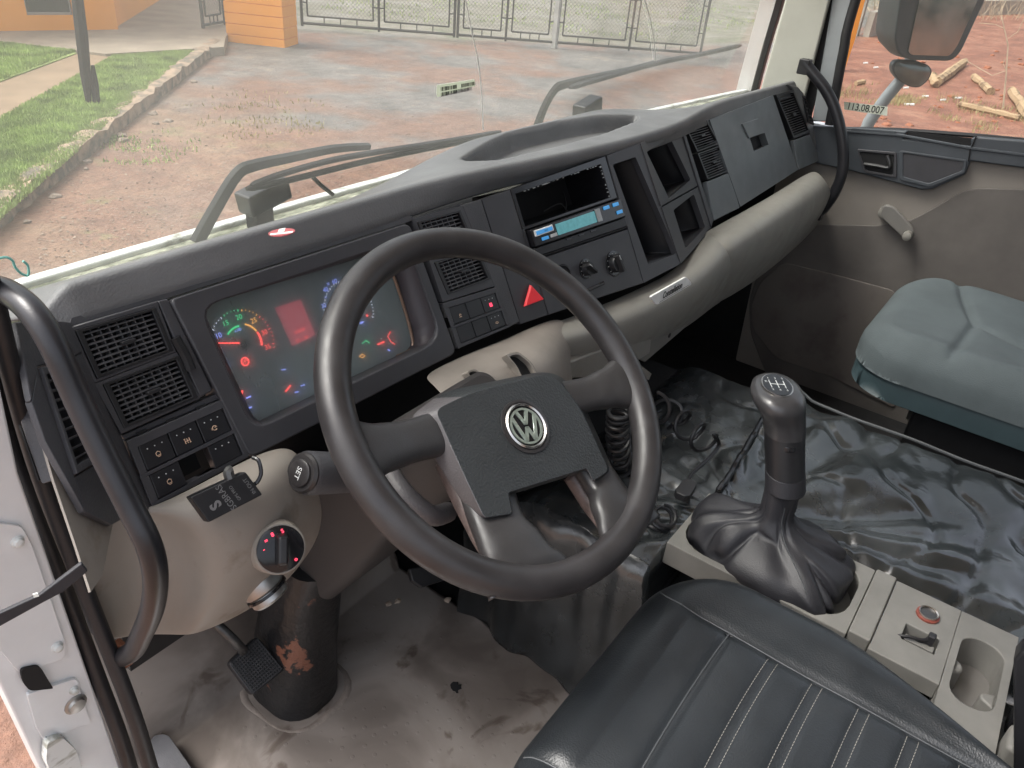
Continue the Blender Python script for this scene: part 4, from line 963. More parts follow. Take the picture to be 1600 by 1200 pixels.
ev = vent('side_vent', [(1252, 150), (1258, 150), (1272, 195), (1264, 192)], Pl(PA.at(1255, 150, .004), (-.9, -.6, .4)), 6, 0, M['black'], dash, rim=.1, knob=False, depth=.01)

# wing towards the driver door, with its demister outlet
PW = pl3((.284, .682, -.35), (.284, .603, -.523), (.21, .60, -.35))
slab('corner_panel', [(26, 503), (60, 498), (112, 503), (130, 550), (104, 562), (60, 572), (50, 628)], PW, M['dash'], dash, th=.006, bevel=.0015)
slab('corner_panel', [(117, 745), (166, 714), (104, 562), (130, 550), (190, 680), (240, 795), (212, 800), (176, 820), (133, 800)], PW, M['dash'], dash, th=.006, off=-.001, bevel=.0015)
slab('corner_panel', [(50, 628), (60, 572), (117, 745), (133, 800), (72, 690)], PW, M['dash'], dash, th=.006, off=-.0005, bevel=.001)
vent('side_vent', [(60, 575), (104, 568), (165, 712), (116, 742)], PW, 9, 0, M['dash'], dash, rim=.08, tilt=-1.1, knob=False, depth=.03)
slab('pillar_foot', [(45, 600), (50, 628), (72, 690), (133, 800), (176, 820), (160, 900), (142, 925), (118, 850), (84, 750), (52, 640)], PW, M['beige'], dash, th=.002, off=-.008, bevel=.002)

# lower trims
patch('knee_panel', [
 [(105, 742, .615), (170, 785, .615), (215, 795, .605), (236, 792, .60), (300, 762, .592), (392, 712, .596), (448, 694, .60)],
 [(126, 795, .605), (190, 818, .612), (258, 812, .598), (284, 806, .568), (345, 790, .552), (415, 745, .55), (474, 712, .575)],
 [(133, 850, .60), (200, 858, .612), (296, 850, .590), (318, 846, .552), (370, 832, .538), (432, 795, .535), (507, 775, .565)],
 [(142, 910, .60), (205, 910, .612), (306, 908, .588), (328, 908, .550), (372, 895, .538), (434, 862, .53), (506, 832, .568)],
 [(152, 960, .60), (205, 955, .615), (290, 960, .595), (312, 962, .560), (356, 945, .55), (405, 925, .555), (470, 885, .585)],
 [(165, 1008, .60), (200, 992, .62), (275, 992, .605), (298, 994, .580), (335, 980, .578), (372, 962, .58), (425, 930, .61)]], M['beige'], dash)
slab('lower_side_trim', [(110, 780), (150, 815), (215, 815), (232, 860), (225, 935), (205, 960), (165, 1003), (140, 900)], ply(.625), M['beige'], dash, th=.01, bevel=.004)
patch('column_trim', [
 [(655, 588, .60), (720, 556, .60), (790, 530, .60), (835, 508, .595), (880, 492, .59)],
 [(672, 600, .56), (735, 572, .56), (805, 543, .555), (855, 520, .55), (895, 520, .56)],
 [(692, 622, .52), (752, 598, .51), (822, 575, .505), (874, 560, .505), (890, 575, .53)],
 [(715, 655, .50), (775, 640, .49), (840, 620, .485), (885, 612, .49), (900, 625, .52)]], mat('brown_beige_trim', (.225, .20, .178), .55, bump=.3, bscale=900, var=.2, vscale=9), dash)
for a, r2 in (((728, 580), 1), ((790, 553), 1.35)):
    c_ = [(a[0], a[1]), (a[0] + 14 * r2, a[1] - 4), (a[0] + 30 * r2, a[1] + 10 * r2), (a[0] + 40 * r2, a[1] + 28 * r2), (a[0] + 22 * r2, a[1] + 34 * r2), (a[0] + 12 * r2, a[1] + 14 * r2)]
    pp_ = Pl(ply(.512).at(a[0] + 20, a[1] + 14), (0, -.75, .66))
    ringp('lever_slot', c_, [((x - a[0] - 19 * r2) * .8 + a[0] + 19 * r2, (y - a[1] - 13 * r2) * .8 + a[1] + 13 * r2) for x, y in c_], pp_, M['beige'], dash, depth=.012, off=.004, bevel=.001, r=6)
    slab('slot_inside', c_, pp_, M['void'], dash, th=.004, off=-.004, bevel=0, r=6)
patch('knee_pad', [
 [(800, 530, .60), (850, 508, .598), (905, 492, .59), (1010, 446, .57), (1062, 418, .556), (1106, 361, .576), (1116, 356, .585)],
 [(826, 535, .575), (870, 522, .555), (925, 508, .54), (1020, 466, .525), (1080, 432, .512), (1128, 371, .527), (1137, 366, .55)],
 [(842, 556, .562), (880, 545, .545), (935, 530, .53), (1026, 490, .512), (1090, 455, .497), (1143, 393, .492), (1152, 392, .52)],
 [(858, 580, .565), (890, 566, .55), (940, 552, .535), (1030, 512, .518), (1088, 482, .503), (1142, 425, .502), (1150, 426, .53)],
 [(872, 600, .59), (905, 588, .575), (950, 572, .56), (1034, 534, .55), (1080, 508, .545), (1118, 476, .55), (1126, 476, .57)]], M['pad'], dash)
patch('knee_pad', [
 [(1088, 372, .60), (1105, 360, .578), (1162, 330, .578), (1218, 298, .578), (1272, 262, .578)],
 [(1108, 384, .55), (1127, 370, .525), (1182, 338, .525), (1236, 303, .525), (1284, 272, .535)],
 [(1120, 408, .52), (1143, 392, .49), (1200, 360, .49), (1256, 324, .49), (1300, 292, .505)],
 [(1118, 440, .53), (1143, 425, .50), (1200, 400, .50), (1256, 356, .50), (1300, 315, .512)],
 [(1098, 484, .57), (1118, 478, .54), (1178, 442, .55), (1240, 392, .55), (1288, 342, .555)]], M['pad'], dash)
# lower edge panel and bracket with screw holes
slab('lower_panel', [(880, 592), (884, 568), (1020, 516), (1016, 552), (985, 572), (940, 590)], ply(.532), M['pad'], dash, th=.02, bevel=.004)
lb = slab('lower_bracket', [(1020, 516), (1085, 480), (1098, 478), (1078, 506), (1008, 566), (1000, 562)], ply(.535), M['trimgrey'], dash, th=.01, bevel=.002)
for a, b_ in ((1040, 514), (1052, 510), (1046, 524)):
    c = ply(.535).at(a, b_, .0005); mb = MB(); mb.lathe(c, (0, -1, 0), [(.0055, 0), (.0055, .001)], 10); mb.build('screw_hole', M['void'], lb)
mb = MB(); mb.tube([ply(.534).at(1066, 489), ply(.534).at(1074, 499)], .004, 8); mb.build('screw_hole', M['void'], lb)
# name badge
BP = Pl(ply(.488).at(1048, 454), (-.05, -1, .12))
bd = slab('name_badge', [(1016, 464), (1073, 432), (1082, 444), (1026, 477)], BP, M['silverplate'], dash, th=.004, bevel=.0012, r=4)
bq = Quad([(1016, 464), (1073, 432), (1082, 444), (1026, 477)], BP); text('Constellation', bq.at(.5, .5), bq.rt(), bq.up(), .0165, M['ink'], bd, shear=.25, offset=.03, lift=.001, sx=.80)
b = MB(); b.tube([bq.at(.08, .86, .0008), bq.at(.92, .86, .0008)], .0004, 4); b.build('underline', M['ink'], bd)
b = MB(); c = ply(.50).at(1006, 578); b.loft([[ply(.50).at(a, b_, o_) for a, b_ in ((998, 568), (1018, 584), (1014, 594), (1008, 592), (1006, 582), (996, 576))] for o_ in (0, .006)]); b.build('broken_clip', M['beige'], dash)
# dash sticker
c = V((0, 0, 0)); SP = Pl((.55, .725, dz(.55, .725) + .0045), (0, .275, 1)); 
mb = MB(); mb.slab([SP.at(440 + 21 * math.cos(t), 362.5 + 5.5 * math.sin(t) - 2.5 * math.cos(t), .004) for t in (k * .262 for k in range(24))], SP.n, .001)
ds = tag(mb.build('oval_sticker', mat('red_sticker', (.36, .07, .08), .5, var=.2, vscale=300)), 'small oval red and white sticker on the dashboard top', 'sticker')
for px in ([(436, 358), (446, 356), (444, 361), (434, 363)], [(422, 365), (458, 361), (457, 363), (422, 367)]):
    slab('print', px, SP, M['paper'], ds, th=.0004, off=.0044, bevel=0)

# ------------------------------------------------------------ light switch and lock on the knee panel
LN = V((-.30, -.80, .52)).normalized(); lp_ = ply(.518).at(437, 857)
lsw = b = MB(); b.lathe(lp_, LN, [(.030, -.02), (.0272, .002), (.0262, .003), (.0246, .003)], 40); lsw = b.build('light_switch', M['beige'], dash)
b = MB(); b.lathe(lp_, LN, [(.0248, .001), (.0246, .0045), (.022, .006), (.004, .0065)], 40); b.build('face', M['gloss'], lsw)
fx = V((1, 0, 0)) - LN * LN.x; fx.normalize(); fy = LN.cross(fx)
d = (fx * .42 + fy * .9).normalized(); s = LN.cross(d)
b = MB(); b.loft([[lp_ + d * a * .018 * k + s * e * .0065 * k + LN * h for a, e in ((-1, -1), (1, -1), (1, 1), (-1, 1))] for h, k in ((.005, 1.), (.018, .8))]); b.build('grip', M['black'], lsw, bevel=.003)
for a, r2, bdy in ((150, .018, '-'), (122, .0185, '='), (95, .0185, '8'), (62, .019, 'S'), (45, .013, "'"), (-62, .019, 'o')):
    e = fx * math.cos(R(a)) + fy * math.sin(R(a)); text(bdy, lp_ + e * r2 + LN * .0068, fx, fy, .0062, M['eredknob'], lsw, 'mark', offset=.02)
kp = ply(.545).at(411, 917); KN = V((-.1, -.55, -.83)).normalized()
kp = ply(.56).at(410, 915); KN = V((.16, -.62, -.77)).normalized()
b = MB(); b.lathe(kp, KN, [(.024, -.010), (.0245, .002), (.023, .005), (.0215, .006), (.0225, .010), (.0225, .016), (.020, .019), (.004, .0195)], 36); igk = b.build('ignition_knob', M['silver'], dash); b = MB(); b.lathe(kp + KN * .0065, KN, [(.0248, 0), (.0250, .001), (.0250, .003), (.0235, .0035)], 36); b.build('ring', M['gloss'], igk)

# tracker box stuck on the knee panel
PT = Pl(ply(.535).at(350, 800), (-.12, -.86, .5))
tb = slab('tracker_box', [(297, 777), (384, 737), (411, 773), (326, 817)], PT, M['black'], None, th=.014, bevel=.0016)
tag(tb, 'small black tracker box lying on the knee panel beside the switches', 'electronic box')
tq = Quad([(297, 777), (384, 737), (411, 773), (326, 817)], PT)
grey_print = mat('grey_print', (.16, .16, .165), .5)
text('SGBRAS', tq.at(.47, .50), tq.up(), -tq.rt(), .0088, grey_print, tb, lift=.001, sx=.95)
text('S', tq.at(.26, .58), tq.up(), -tq.rt(), .015, grey_print, tb, 'logo', lift=.001, offset=.04)
text('GPS PRO', tq.at(.63, .5), tq.up(), -tq.rt(), .0045, grey_print, tb, lift=.001)
text('IN OUT', tq.at(.9, .5), tq.up(), -tq.rt(), .0055, grey_print, tb, lift=.001)
b = MB(); b.tube(smooth_path([PT.at(360, 748, -.004), PT.at(357, 738, -.004), PT.at(362, 735, -.004)], 3), .0055, 8); b.build('socket', M['metaldk'], tb)
b = MB(); b.tube(smooth_path([PT.at(395, 715, -.01), PT.at(404, 720, -.004), PT.at(408, 738, -.002), PT.at(403, 752, -.003), PT.at(396, 757, -.006)], 5), .0022, 8); b.build('cable', M['gloss'], tb)

# ------------------------------------------------------------ STEERING WHEEL
C0 = V((.6133, .4143, -.4677)); ta, tb_ = .6885, -.068
WN = V((math.sin(tb_), -math.cos(tb_) * math.sin(ta), math.cos(tb_) * math.cos(ta))).normalized()
WP = Pl(C0, WN)
wr = (WP.at(905, 640) - WP.at(680, 700)); wr = (wr - WN * wr.dot(WN)).normalized(); wu = WN.cross(wr)
sw = thing('steering_wheel', 'large black four-spoke steering wheel turned slightly clockwise', 'steering wheel', C0)
b = MB(); RM, rm = .2068, .0182; NS = 120
ring_ = [C0 + (wr * math.cos(t) + wu * math.sin(t)) * RM for t in (2 * math.pi * k / NS for k in range(NS))]
L = []
for k in range(NS):
    t = 2 * math.pi * k / NS; e = wr * math.cos(t) + wu * math.sin(t)
    L.append([C0 + e * (RM + math.cos(a) * rm * (1 + .03 * math.cos(2 * a))) + WN * math.sin(a) * rm for a in (2 * math.pi * j / 20 for j in range(20))])
LL = [b.vs(l) for l in L]
for k in range(NS):
    for j in range(20): b.f((LL[k][j], LL[k][(j + 1) % 20], LL[(k + 1) % NS][(j + 1) % 20], LL[(k + 1) % NS][j]))
b.build('rim', M['wheel'], sw, sharp=180)
def spoke(name, front, back, m, off0=-.002, off1=-.022, bev=.006):
    b = MB(); b.loft([[WP.at(x, y, off1) for x, y in back], [WP.at(x, y, off0) for x, y in front]]); return b.build(name, m, sw, bevel=bev, seg=4)
def skin(name, secs, m):
    """spoke as a loft of rounded sections: (px, py, half width px dir, half w, half th, off)"""
    b = MB(); L = []
    P = [WP.at(s_[0], s_[1], s_[4]) for s_ in secs]
    P2 = smooth_path(P, 5); n_ = len(P2); ws = []
    for i in range(len(secs) - 1):
        for k in range(5): t = k / 5; t = t * t * (3 - 2 * t); ws.append((secs[i][2] * (1 - t) + secs[i + 1][2] * t, secs[i][3] * (1 - t) + secs[i + 1][3] * t))
    ws.append(secs[-1][2:4])
    for i, p in enumerate(P2):
        d = (P2[min(i + 1, n_ - 1)] - P2[max(i - 1, 0)]).normalized(); s = d.cross(WN).normalized(); q = s.cross(d).normalized(); L.append([p + s * math.copysign(abs(math.cos(a)) ** .75, math.cos(a)) * ws[i][0] + q * math.copysign(abs(math.sin(a)) ** .75, math.sin(a)) * ws[i][1] for a in (2 * math.pi * k / 28 for k in range(28))])
    b.loft(L); return b.build(name, m, sw, sharp=180)
skin('spoke', [(528, 718, .022, .006, -.004), (543, 714, .034, .012, -.004), (562, 708, .034, .014, -.005), (598, 700, .026, .015, -.012), (640, 690, .023, .015, -.020), (705, 672, .026, .014, -.026)], M['spoke'])
skin('spoke', [(1000, 592, .022, .006, -.004), (988, 595, .034, .012, -.004), (972, 600, .034, .014, -.005), (945, 608, .026, .015, -.012), (915, 617, .022, .015, -.020), (850, 632, .024, .014, -.026)], M['spoke'])
skin('spoke', [(762, 770, .034, .014, -.030), (778, 818, .033, .015, -.024), (802, 856, .040, .015, -.012), (816, 882, .050, .012, -.005), (828, 905, .056, .010, -.003)], M['spoke'])
skin('spoke', [(918, 722, .024, .014, -.030), (944, 762, .026, .015, -.024), (964, 794, .036, .015, -.012), (980, 816, .046, .012, -.005), (994, 836, .050, .010, -.003)], M['spoke'])
skin('spoke_backing', [(705, 720, .020, .012, -.055), (728, 775, .018, .012, -.050), (752, 830, .014, .012, -.034), (775, 872, .012, .01, -.020)], M['worn'])
skin('spoke_backing', [(898, 740, .016, .012, -.050), (925, 782, .016, .012, -.044), (948, 820, .012, .01, -.030)], M['worn'])
fr_ = fillet([(680, 640), (735, 613), (843, 586), (872, 592), (908, 641), (952, 736), (927, 752), (917, 732), (794, 770), (801, 803), (757, 810), (722, 735)], [14, 30, 30, 16, 14, 10, 5, 4, 4, 6, 8, 40], 4)
bk_ = fillet([(640, 652), (690, 612), (848, 580), (880, 588), (916, 640), (960, 738), (930, 756), (917, 736), (797, 773), (803, 806), (741, 812), (690, 735)], [14, 30, 30, 16, 14, 10, 5, 4, 4, 6, 8, 40], 4)
b = MB(); b.loft([[WP.at(p[0], p[1], -.062) for p in bk_], [WP.at(p[0], p[1], -.030) for p in bk_], [WP.at(p[0], p[1], -.006) for p in fr_]]); hub = b.build('hub_pad', M['hub'], sw, bevel=.005, seg=4, sharp=30)
hub.data.materials.append(M['hubside'])
for p in hub.data.polygons:
    c = p.center; 
    if abs(p.normal.dot(WN)) < .93: p.material_index = 1 if p.normal.dot(wr) < -.2 else 0
eb = WP.at(820, 667, -.0075)
eu = (WP.at(808, 632) - WP.at(834, 703)); eu = (eu - WN * eu.dot(WN)).normalized(); er = eu.cross(WN)
b = MB(); b.lathe(eb, WN, [(.0335, 0), (.033, .003), (.030, .0035), (.0285, .002)], 48, True, True); em = b.build('emblem', M['wheel'], sw)
b = MB(); b.lathe(eb, WN, [(.0280, 0), (.0280, .004), (.0262, .0055), (.0245, .004), (.0245, .001)], 48, True, True); b.build('emblem_ring', M['chrome'], em)
b = MB(); b.lathe(eb, WN, [(.0243, 0), (.0243, .0025), (.002, .0027)], 48); b.build('emblem_ground', M['gloss'], em)
lg = mat('emblem_silver_green', (.36, .42, .37), .3, metal=.6, var=.15, vscale=200)
def ep(x, y, h=.0040): return eb + er * x * .0222 + eu * y * .0222 + WN * h
b = MB()
n_ = 48; o1 = [ep(math.cos(2 * math.pi * k / n_), math.sin(2 * math.pi * k / n_)) for k in range(n_)]; i1 = [ep(.88 * math.cos(2 * math.pi * k / n_), .88 * math.sin(2 * math.pi * k / n_)) for k in range(n_)]
b.ring(o1, i1, WN, .0015); b.build('emblem_rim', lg, em)
def stroke(pts, w_):
    for (x0, y0), (x1, y1) in pts:
        dx = w_ / 2; b.loft([[ep(x0 - dx, y0, h), ep(x0 + dx, y0, h), ep(x1 + dx, y1, h), ep(x1 - dx, y1, h)] for h in (.0026, .0041)])
b = MB(); W_ = .21
stroke([((-.36, .86), (-.0, .06)), ((.36, .86), (.0, .06))], W_)
b.build('letter', lg, em)
b = MB(); stroke([((-.76, .56), (-.30, -.82)), ((-.30, -.82), (0, -.04)), ((0, -.04), (.30, -.82)), ((.30, -.82), (.76, .56))], W_); b.build('letter', lg, em)

# steering column, shroud, stalk
col = thing('steering_column', 'grey steering column with shroud and black rusty floor bracket', 'steering column', (.57, .78, -1.26))
def rrect(c, ax, ay, hx, hy, r_, k=5):
    out = []
    for sx, sy, a0 in ((1, 1, 0), (-1, 1, 90), (-1, -1, 180), (1, -1, 270)):
        for j in range(k + 1):
            a = R(a0 + 90 * j / k); out.append(c + ax * (sx * (hx - r_) + r_ * math.cos(a)) + ay * (sy * (hy - r_) + r_ * math.sin(a)))
    return out
wyv = WN.cross(X_).normalized(); wxv = wyv.cross(WN)
b = MB(); b.loft([rrect(C0 - WN * s_ + wxv * dx, wxv, wyv, hx, hy, min(hx, hy) * .45) for s_, dx, hx, hy in ((.052, 0, .045, .045), (.07, 0, .062, .052), (.16, 0, .068, .062), (.24, 0, .062, .060))]); b.build('shroud', M['colgrey'], col)
b = MB(); b.loft([rrect(C0 - WN * s_, wxv, wyv, hx, hy, .02) for s_, hx, hy in ((.22, .072, .052), (.30, .082, .064), (.42, .090, .085), (.56, .085, .095))]); b.build('lower_cover', M['colgrey'], col)
gx, gy = X_, V((0, 1, 0))
b = MB(); b.loft([rrect(V((x, y, z)), gx, gy, hx, hy, min(hx, hy) * .8) for x, y, z, hx, hy in ((.562, .795, -1.25, .066, .075), (.57, .79, -1.12, .062, .070), (.585, .775, -.98, .056, .062), (.60, .76, -.92, .054, .055))]); b.build('floor_bracket', M['grime'], col)
stalk = thing('column_stalk', 'thick black stalk left of the wheel with a round SET button', 'control stalk', ray(470, 740) * .84)
SA, SB = ray(474, 739) * .835, ray(665, 738) * 1.03; sdv = (SB - SA).normalized(); 
b = MB(); b.tube([SA + sdv * (.001), SA + sdv * .006, SA + sdv * .07, SA + sdv * .11, SB], [.0225, .0245, .0235, .018, .014], 24); b.build('body', M['dash'], stalk)
cap_n = -sdv; b = MB(); b.lathe(SA, cap_n, [(.0225, -.002), (.0225, .001), (.0200, .004), (.0155, .004), (.0150, .0065), (.0130, .0074), (.002, .0076)], 28); b.build('button', M['wheel'], stalk)
cr = V((0, 0, -1)); cr = (cr - cap_n * cr.dot(cap_n)).normalized(); text('SET', SA + cap_n * .0076, cr, cap_n.cross(cr), .0095, M['dot'], stalk)
for k, a in enumerate((512, 532)): 
    c = ray(a, 747) * (.845 + .0006 * (a - 470)) ; b = MB(); cc = c - ray(a, 747).normalized() * .0245
    b.tube([cc + right * .003 * math.cos(t) - down * .0034 * math.sin(t) for t in (j * .6 for j in range(10))], .0004, 4); b.build('symbol', M['dot'], stalk)
# second stalk, seen through the wheel
b = MB(); P_ = smooth_path([WP.at(612, 745, -.10), WP.at(635, 775, -.085), WP.at(672, 805, -.085), WP.at(700, 800, -.10)], 4); b.tube(P_, [.012] * len(P_), 12)
tag(b.build('column_lever', M['hubside']), 'curved grey lever under the left spoke of the wheel', 'lever')
for a in ([(700, 825), (655, 838), (600, 870)], [(690, 815), (640, 832), (590, 850)]):
    pass

# ------------------------------------------------------------ floor mat and pedal
def matz(x, y):
    z = -1.245 + .003 * noise.noise(V((x * 8, y * 8, 0)))
    if y > .86: z += (y - .86) * 2.4
    z += .010 * max(0, noise.noise(V((x * 3, y * 3, 4))))
    return z
mb = MB(); rows = []
for j in range(150):
    y = -.5 + 1.48 * j / 149; row = []
    xr = .905 + .008 * noise.noise(V((y * 18, 0, 2))) - .02 * sm(.42, .40, y)
    for i in range(90):
        x = .262 + (xr - .262) * i / 89; row.append(V((x, y, matz(x, y))))
    rows.append(row)
mb.grid(rows)
mm_ = bpy.data.materials.new('worn_floor_mat'); mm_.use_nodes = True; n = mm_.node_tree; Lk = n.links; bs = n.nodes['Principled BSDF']; bs.inputs['Roughness'].default_value = .6
g = n.nodes.new('ShaderNodeNewGeometry')
def nn(sc, det, loc=(0, 0, 0)):
    mp = n.nodes.new('ShaderNodeMapping'); mp.inputs['Location'].default_value = loc; Lk.new(g.outputs['Position'], mp.inputs[0]); t = n.nodes.new('ShaderNodeTexNoise'); t.inputs['Scale'].default_value = sc; t.inputs['Detail'].default_value = det; t.inputs['Distortion'].default_value = .6; Lk.new(mp.outputs[0], t.inputs['Vector']); return t.outputs[0]
cr_ = n.nodes.new('ShaderNodeValToRGB'); e = cr_.color_ramp.elements; e.new(.5); e.new(.62)
for k, (p, c) in enumerate(((.34, (.13, .108, .094)), (.45, (.19, .162, .142)), (.53, (.27, .236, .21)), (.68, (.33, .295, .265)))): e[k].position = p; e[k].color = (*c, 1)
Lk.new(nn(4.2, 5, (3, 1, 0)), cr_.inputs[0])
c2 = n.nodes.new('ShaderNodeValToRGB'); e = c2.color_ramp.elements; e[0].position = .60; e[0].color = (1, 1, 1, 1); e[1].position = .66; e[1].color = (.55, .5, .47, 1); Lk.new(nn(11, 6, (7, 2, 0)), c2.inputs[0])
mx = n.nodes.new('ShaderNodeMix'); mx.data_type = 'RGBA'; mx.blend_type = 'MULTIPLY'; mx.inputs[0].default_value = 1; Lk.new(cr_.outputs[0], mx.inputs[6]); Lk.new(c2.outputs[0], mx.inputs[7]); Lk.new(mx.outputs[2], bs.inputs['Base Color'])
vo = n.nodes.new('ShaderNodeTexVoronoi'); vo.inputs['Scale'].default_value = 38; vo.inputs['Randomness'].default_value = .15; Lk.new(g.outputs['Position'], vo.inputs['Vector'])
vr = n.nodes.new('ShaderNodeMapRange'); vr.inputs['From Min'].default_value = .10; vr.inputs['From Max'].default_value = .15; vr.inputs['To Min'].default_value = 1; vr.inputs['To Max'].default_value = 0; Lk.new(vo.outputs['Distance'], vr.inputs[0])
bp = n.nodes.new('ShaderNodeBump'); bp.inputs['Strength'].default_value = .35; bp.inputs['Distance'].default_value = .0012; Lk.new(vr.outputs[0], bp.inputs['Height']); Lk.new(bp.outputs[0], bs.inputs['Normal'])
tag(mb.build('floor_mat', mm_, solid=.006, sharp=180), 'worn grey-brown rubber floor mat with raised dots and stains', 'floor mat')
rng_ = [V((x, y, z + .012)) for (x, y, z) in [tuple(v) for v in rrect(V((.562, .79, -1.25)), gx, gy, .080, .088, .06)]]
b = MB(); b.tube([v - V((0, 0, .010)) for v in rng_], .011, 10, closed=True); b2 = b.build('boot_ring', mat('dirty_ring', (.22, .185, .16), .7, var=.25, vscale=30, bump=.4, bscale=80), col)
for a, s_, lab in (((712, 1076), .012, 'ragged black hole worn through the floor mat'), ):
    b = MB(); c = plz(-1.2405).at(*a); pts = [V((c.x + math.cos(k * .35) * s_ * random.uniform(.6, 1.15), c.y + math.sin(k * .35) * s_ * random.uniform(.6, 1.2), -1.237)) for k in range(18)]; b.slab(pts, V((0, 0, 1)), .003)
    tag(b.build('mat_hole', M['void']), lab, 'hole')
for k, (a, b_, lb_) in enumerate(((607, 936, 'leftmost'), (622, 932, 'middle'), (700, 930, 'rightmost'))):
    p = plz(-1.225).at(a, b_); rock(p - V((0, 0, .014)), .007, mat('foam_crumb', (.5, .40, .32), .9) if k == 0 else bpy.data.materials['foam_crumb'], 'foam_crumb', lb_ + ' of three torn foam crumbs at the upper edge of the floor mat', 'foam crumb', 'foam crumbs on the mat')
PPd = Pl(plz(-1.09).at(402, 1040), (-.05, -.70, .72))
ped = thing('clutch_pedal', 'square black ribbed pedal hanging over the floor mat', 'pedal', PPd.p)
pq = [(402, 993), (446, 1046), (395, 1088), (356, 1036)]
b = MB(); f_ = [PPd.at(p[0], p[1]) for p in fillet(pq, 9, 4)]; b.slab(f_, PPd.n, .016); b.build('pad', M['rubber'], ped, bevel=.003)
Qp = Quad(pq, PPd); b = MB(); 
for i in range(13):
    u = .07 + .86 * i / 12; Qp.box(b, u - .012, u + .012, .05, .95, -.001, .0022); Qp.box(b, .05, .95, u - .012, u + .012, -.001, .0018)
b.build('ribs', mat('dusty_rubber', (.045, .045, .047), .7, var=.3, vscale=60), ped)
b = MB(); b.tube(smooth_path([PPd.at(380, 1018, -.016), plz(-1.02).at(365, 1000), V((.42, .90, -.90)), V((.43, .93, -.72))], 5), .008, 10); b.build('arm', M['metaldk'], ped)
bkp = Pl(plz(-1.0).at(660, 915), (0, -.7, .7)); slab_ = slab('brake_pedal', [(640, 888), (690, 880), (700, 905), (660, 918), (645, 908)], bkp, M['rubber'], None, th=.012, bevel=.003); tag(slab_, 'dark brake pedal showing just under the wheel rim', 'pedal')
sc = slab('seat_rail_cap', [(238, 1148), (262, 1146), (300, 1200), (330, 1260), (240, 1260), (226, 1190)], plz(-1.20), M['dash'], None, th=.04, bevel=.008, r=10); tag(sc, 'dark plastic cap on the floor at the bottom left of the mat', 'cap')

# ------------------------------------------------------------ vinyl over the engine tunnel
vin = mat('black_vinyl', (.011, .013, .014), .21, bump=.12, bscale=30, col2=(.065, .072, .076), thr=(.42, .74), vscale=4.2, coat=.3, spec=.9, rvar=.09); vin.node_tree.nodes['Principled BSDF'].inputs['Coat Roughness'].default_value = .2
def wrk(x, y):
    dx, dy = x - 1.12, y - .22; a = math.atan2(dy, dx); r_ = math.hypot(dx, dy)
    h = .0
    h += .016 * (noise.noise(V((a * 6, r_ * 2.2, 1)))) * sm(.02, .2, r_) * sm(.75, .3, r_)
    h += .008 * noise.noise(V((x * 7, y * 13, 7))) + .0030 * noise.noise(V((x * 16 + y * 9, y * 22, 3))) + .0013 * noise.noise(V((x * 14 + y * 12, y * 46 - x * 20, 8)))
    q = abs(noise.noise(V((x * 5 + y * 4, y * 9 - x * 3, 9)))); h -= .006 * sm(.16, 0, q)
    return h
mb = MB(); rows = []
def tun(x, y, fr):
    z = -.862 - .11 * sm(1.121, 1.116, x) * sm(.302, .297, y)
    e = 1.60 - x; z -= .03 * sm(.03, 0, e) ** 2
    if fr: z -= .012; z -= .12 * sm(.52, .70, y)
    else: z += .020 * math.exp(-((y - .30) / .025) ** 2)
    return z
def sheetv(y0, y1, x0, x1, fr, nx=180, ny=150, edge=lambda x: 0):
    b = MB(); rows = []
    for j in range(ny + 1):
        row = []
        for s_ in range(22):     # hanging side towards the driver
            zt = tun(x0, y0 + (y1 - y0) * j / ny, fr) + wrk(x0, y0 + (y1 - y0) * j / ny); zz = -1.245 + (zt - .02 + 1.245) * s_ / 22
            yy = y0 + (y1 - y0) * j / ny; row.append(V((x0 - .012 + .030 * noise.noise(V((yy * 7, zz * 3, 2))) * (1 - s_ / 24) + .012 * noise.noise(V((yy * 22, zz * 6, 5))), yy + edge(x0), zz)))
        for i in range(nx + 1):
            x = x0 + (x1 - x0) * i / nx; y = y0 + (y1 - y0) * j / ny + edge(x) * (j / ny); row.append(V((x, y, tun(x, y, fr) + wrk(x, y) * (.55 if fr else 1))))
        for s_ in range(1, 10):
            row.append(V((x1 + .006 + .01 * noise.noise(V((y0 + (y1 - y0) * j / ny * 12, 0, 8))), y0 + (y1 - y0) * j / ny + edge(x1) * (j / ny), tun(x1, y0, fr) - .035 * s_)))
        rows.append(row)
    b.grid(rows); return b
rc = sheetv(-.85, .285, .915, 1.605, False, edge=lambda x: .03 * sm(1.1, 1.5, x)); rcv = tag(rc.build('vinyl_cover', vin, sharp=180, solid=.003), 'glossy wrinkled black vinyl cover behind the gear lever, dusty on top', 'cover')
fc = sheetv(.28, .68, .905, 1.60, True, ny=80); fcv = tag(fc.build('vinyl_cover', vin, sharp=180, solid=.003), 'glossy black vinyl cover in front of the gear lever, under the coiled cable', 'cover')
hm = MB(); hm.tube([V((x, .288 + .03 * sm(1.1, 1.5, x), tun(x, .29, False) + wrk(x, .29) + .004)) for x in (.93 + .66 * i / 40 for i in range(41))], .006, 8); hm.build('hem', M['gloss'], rcv)
hm = MB(); hm.tube([V((1.590, y, tun(1.57, y, False) + .001 + .003 * noise.noise(V((y * 9, 0, 0))))) for y in (-.8 + 1.10 * i / 60 for i in range(61))], .0035, 6); hm.build('hem', M['piping'], rcv)

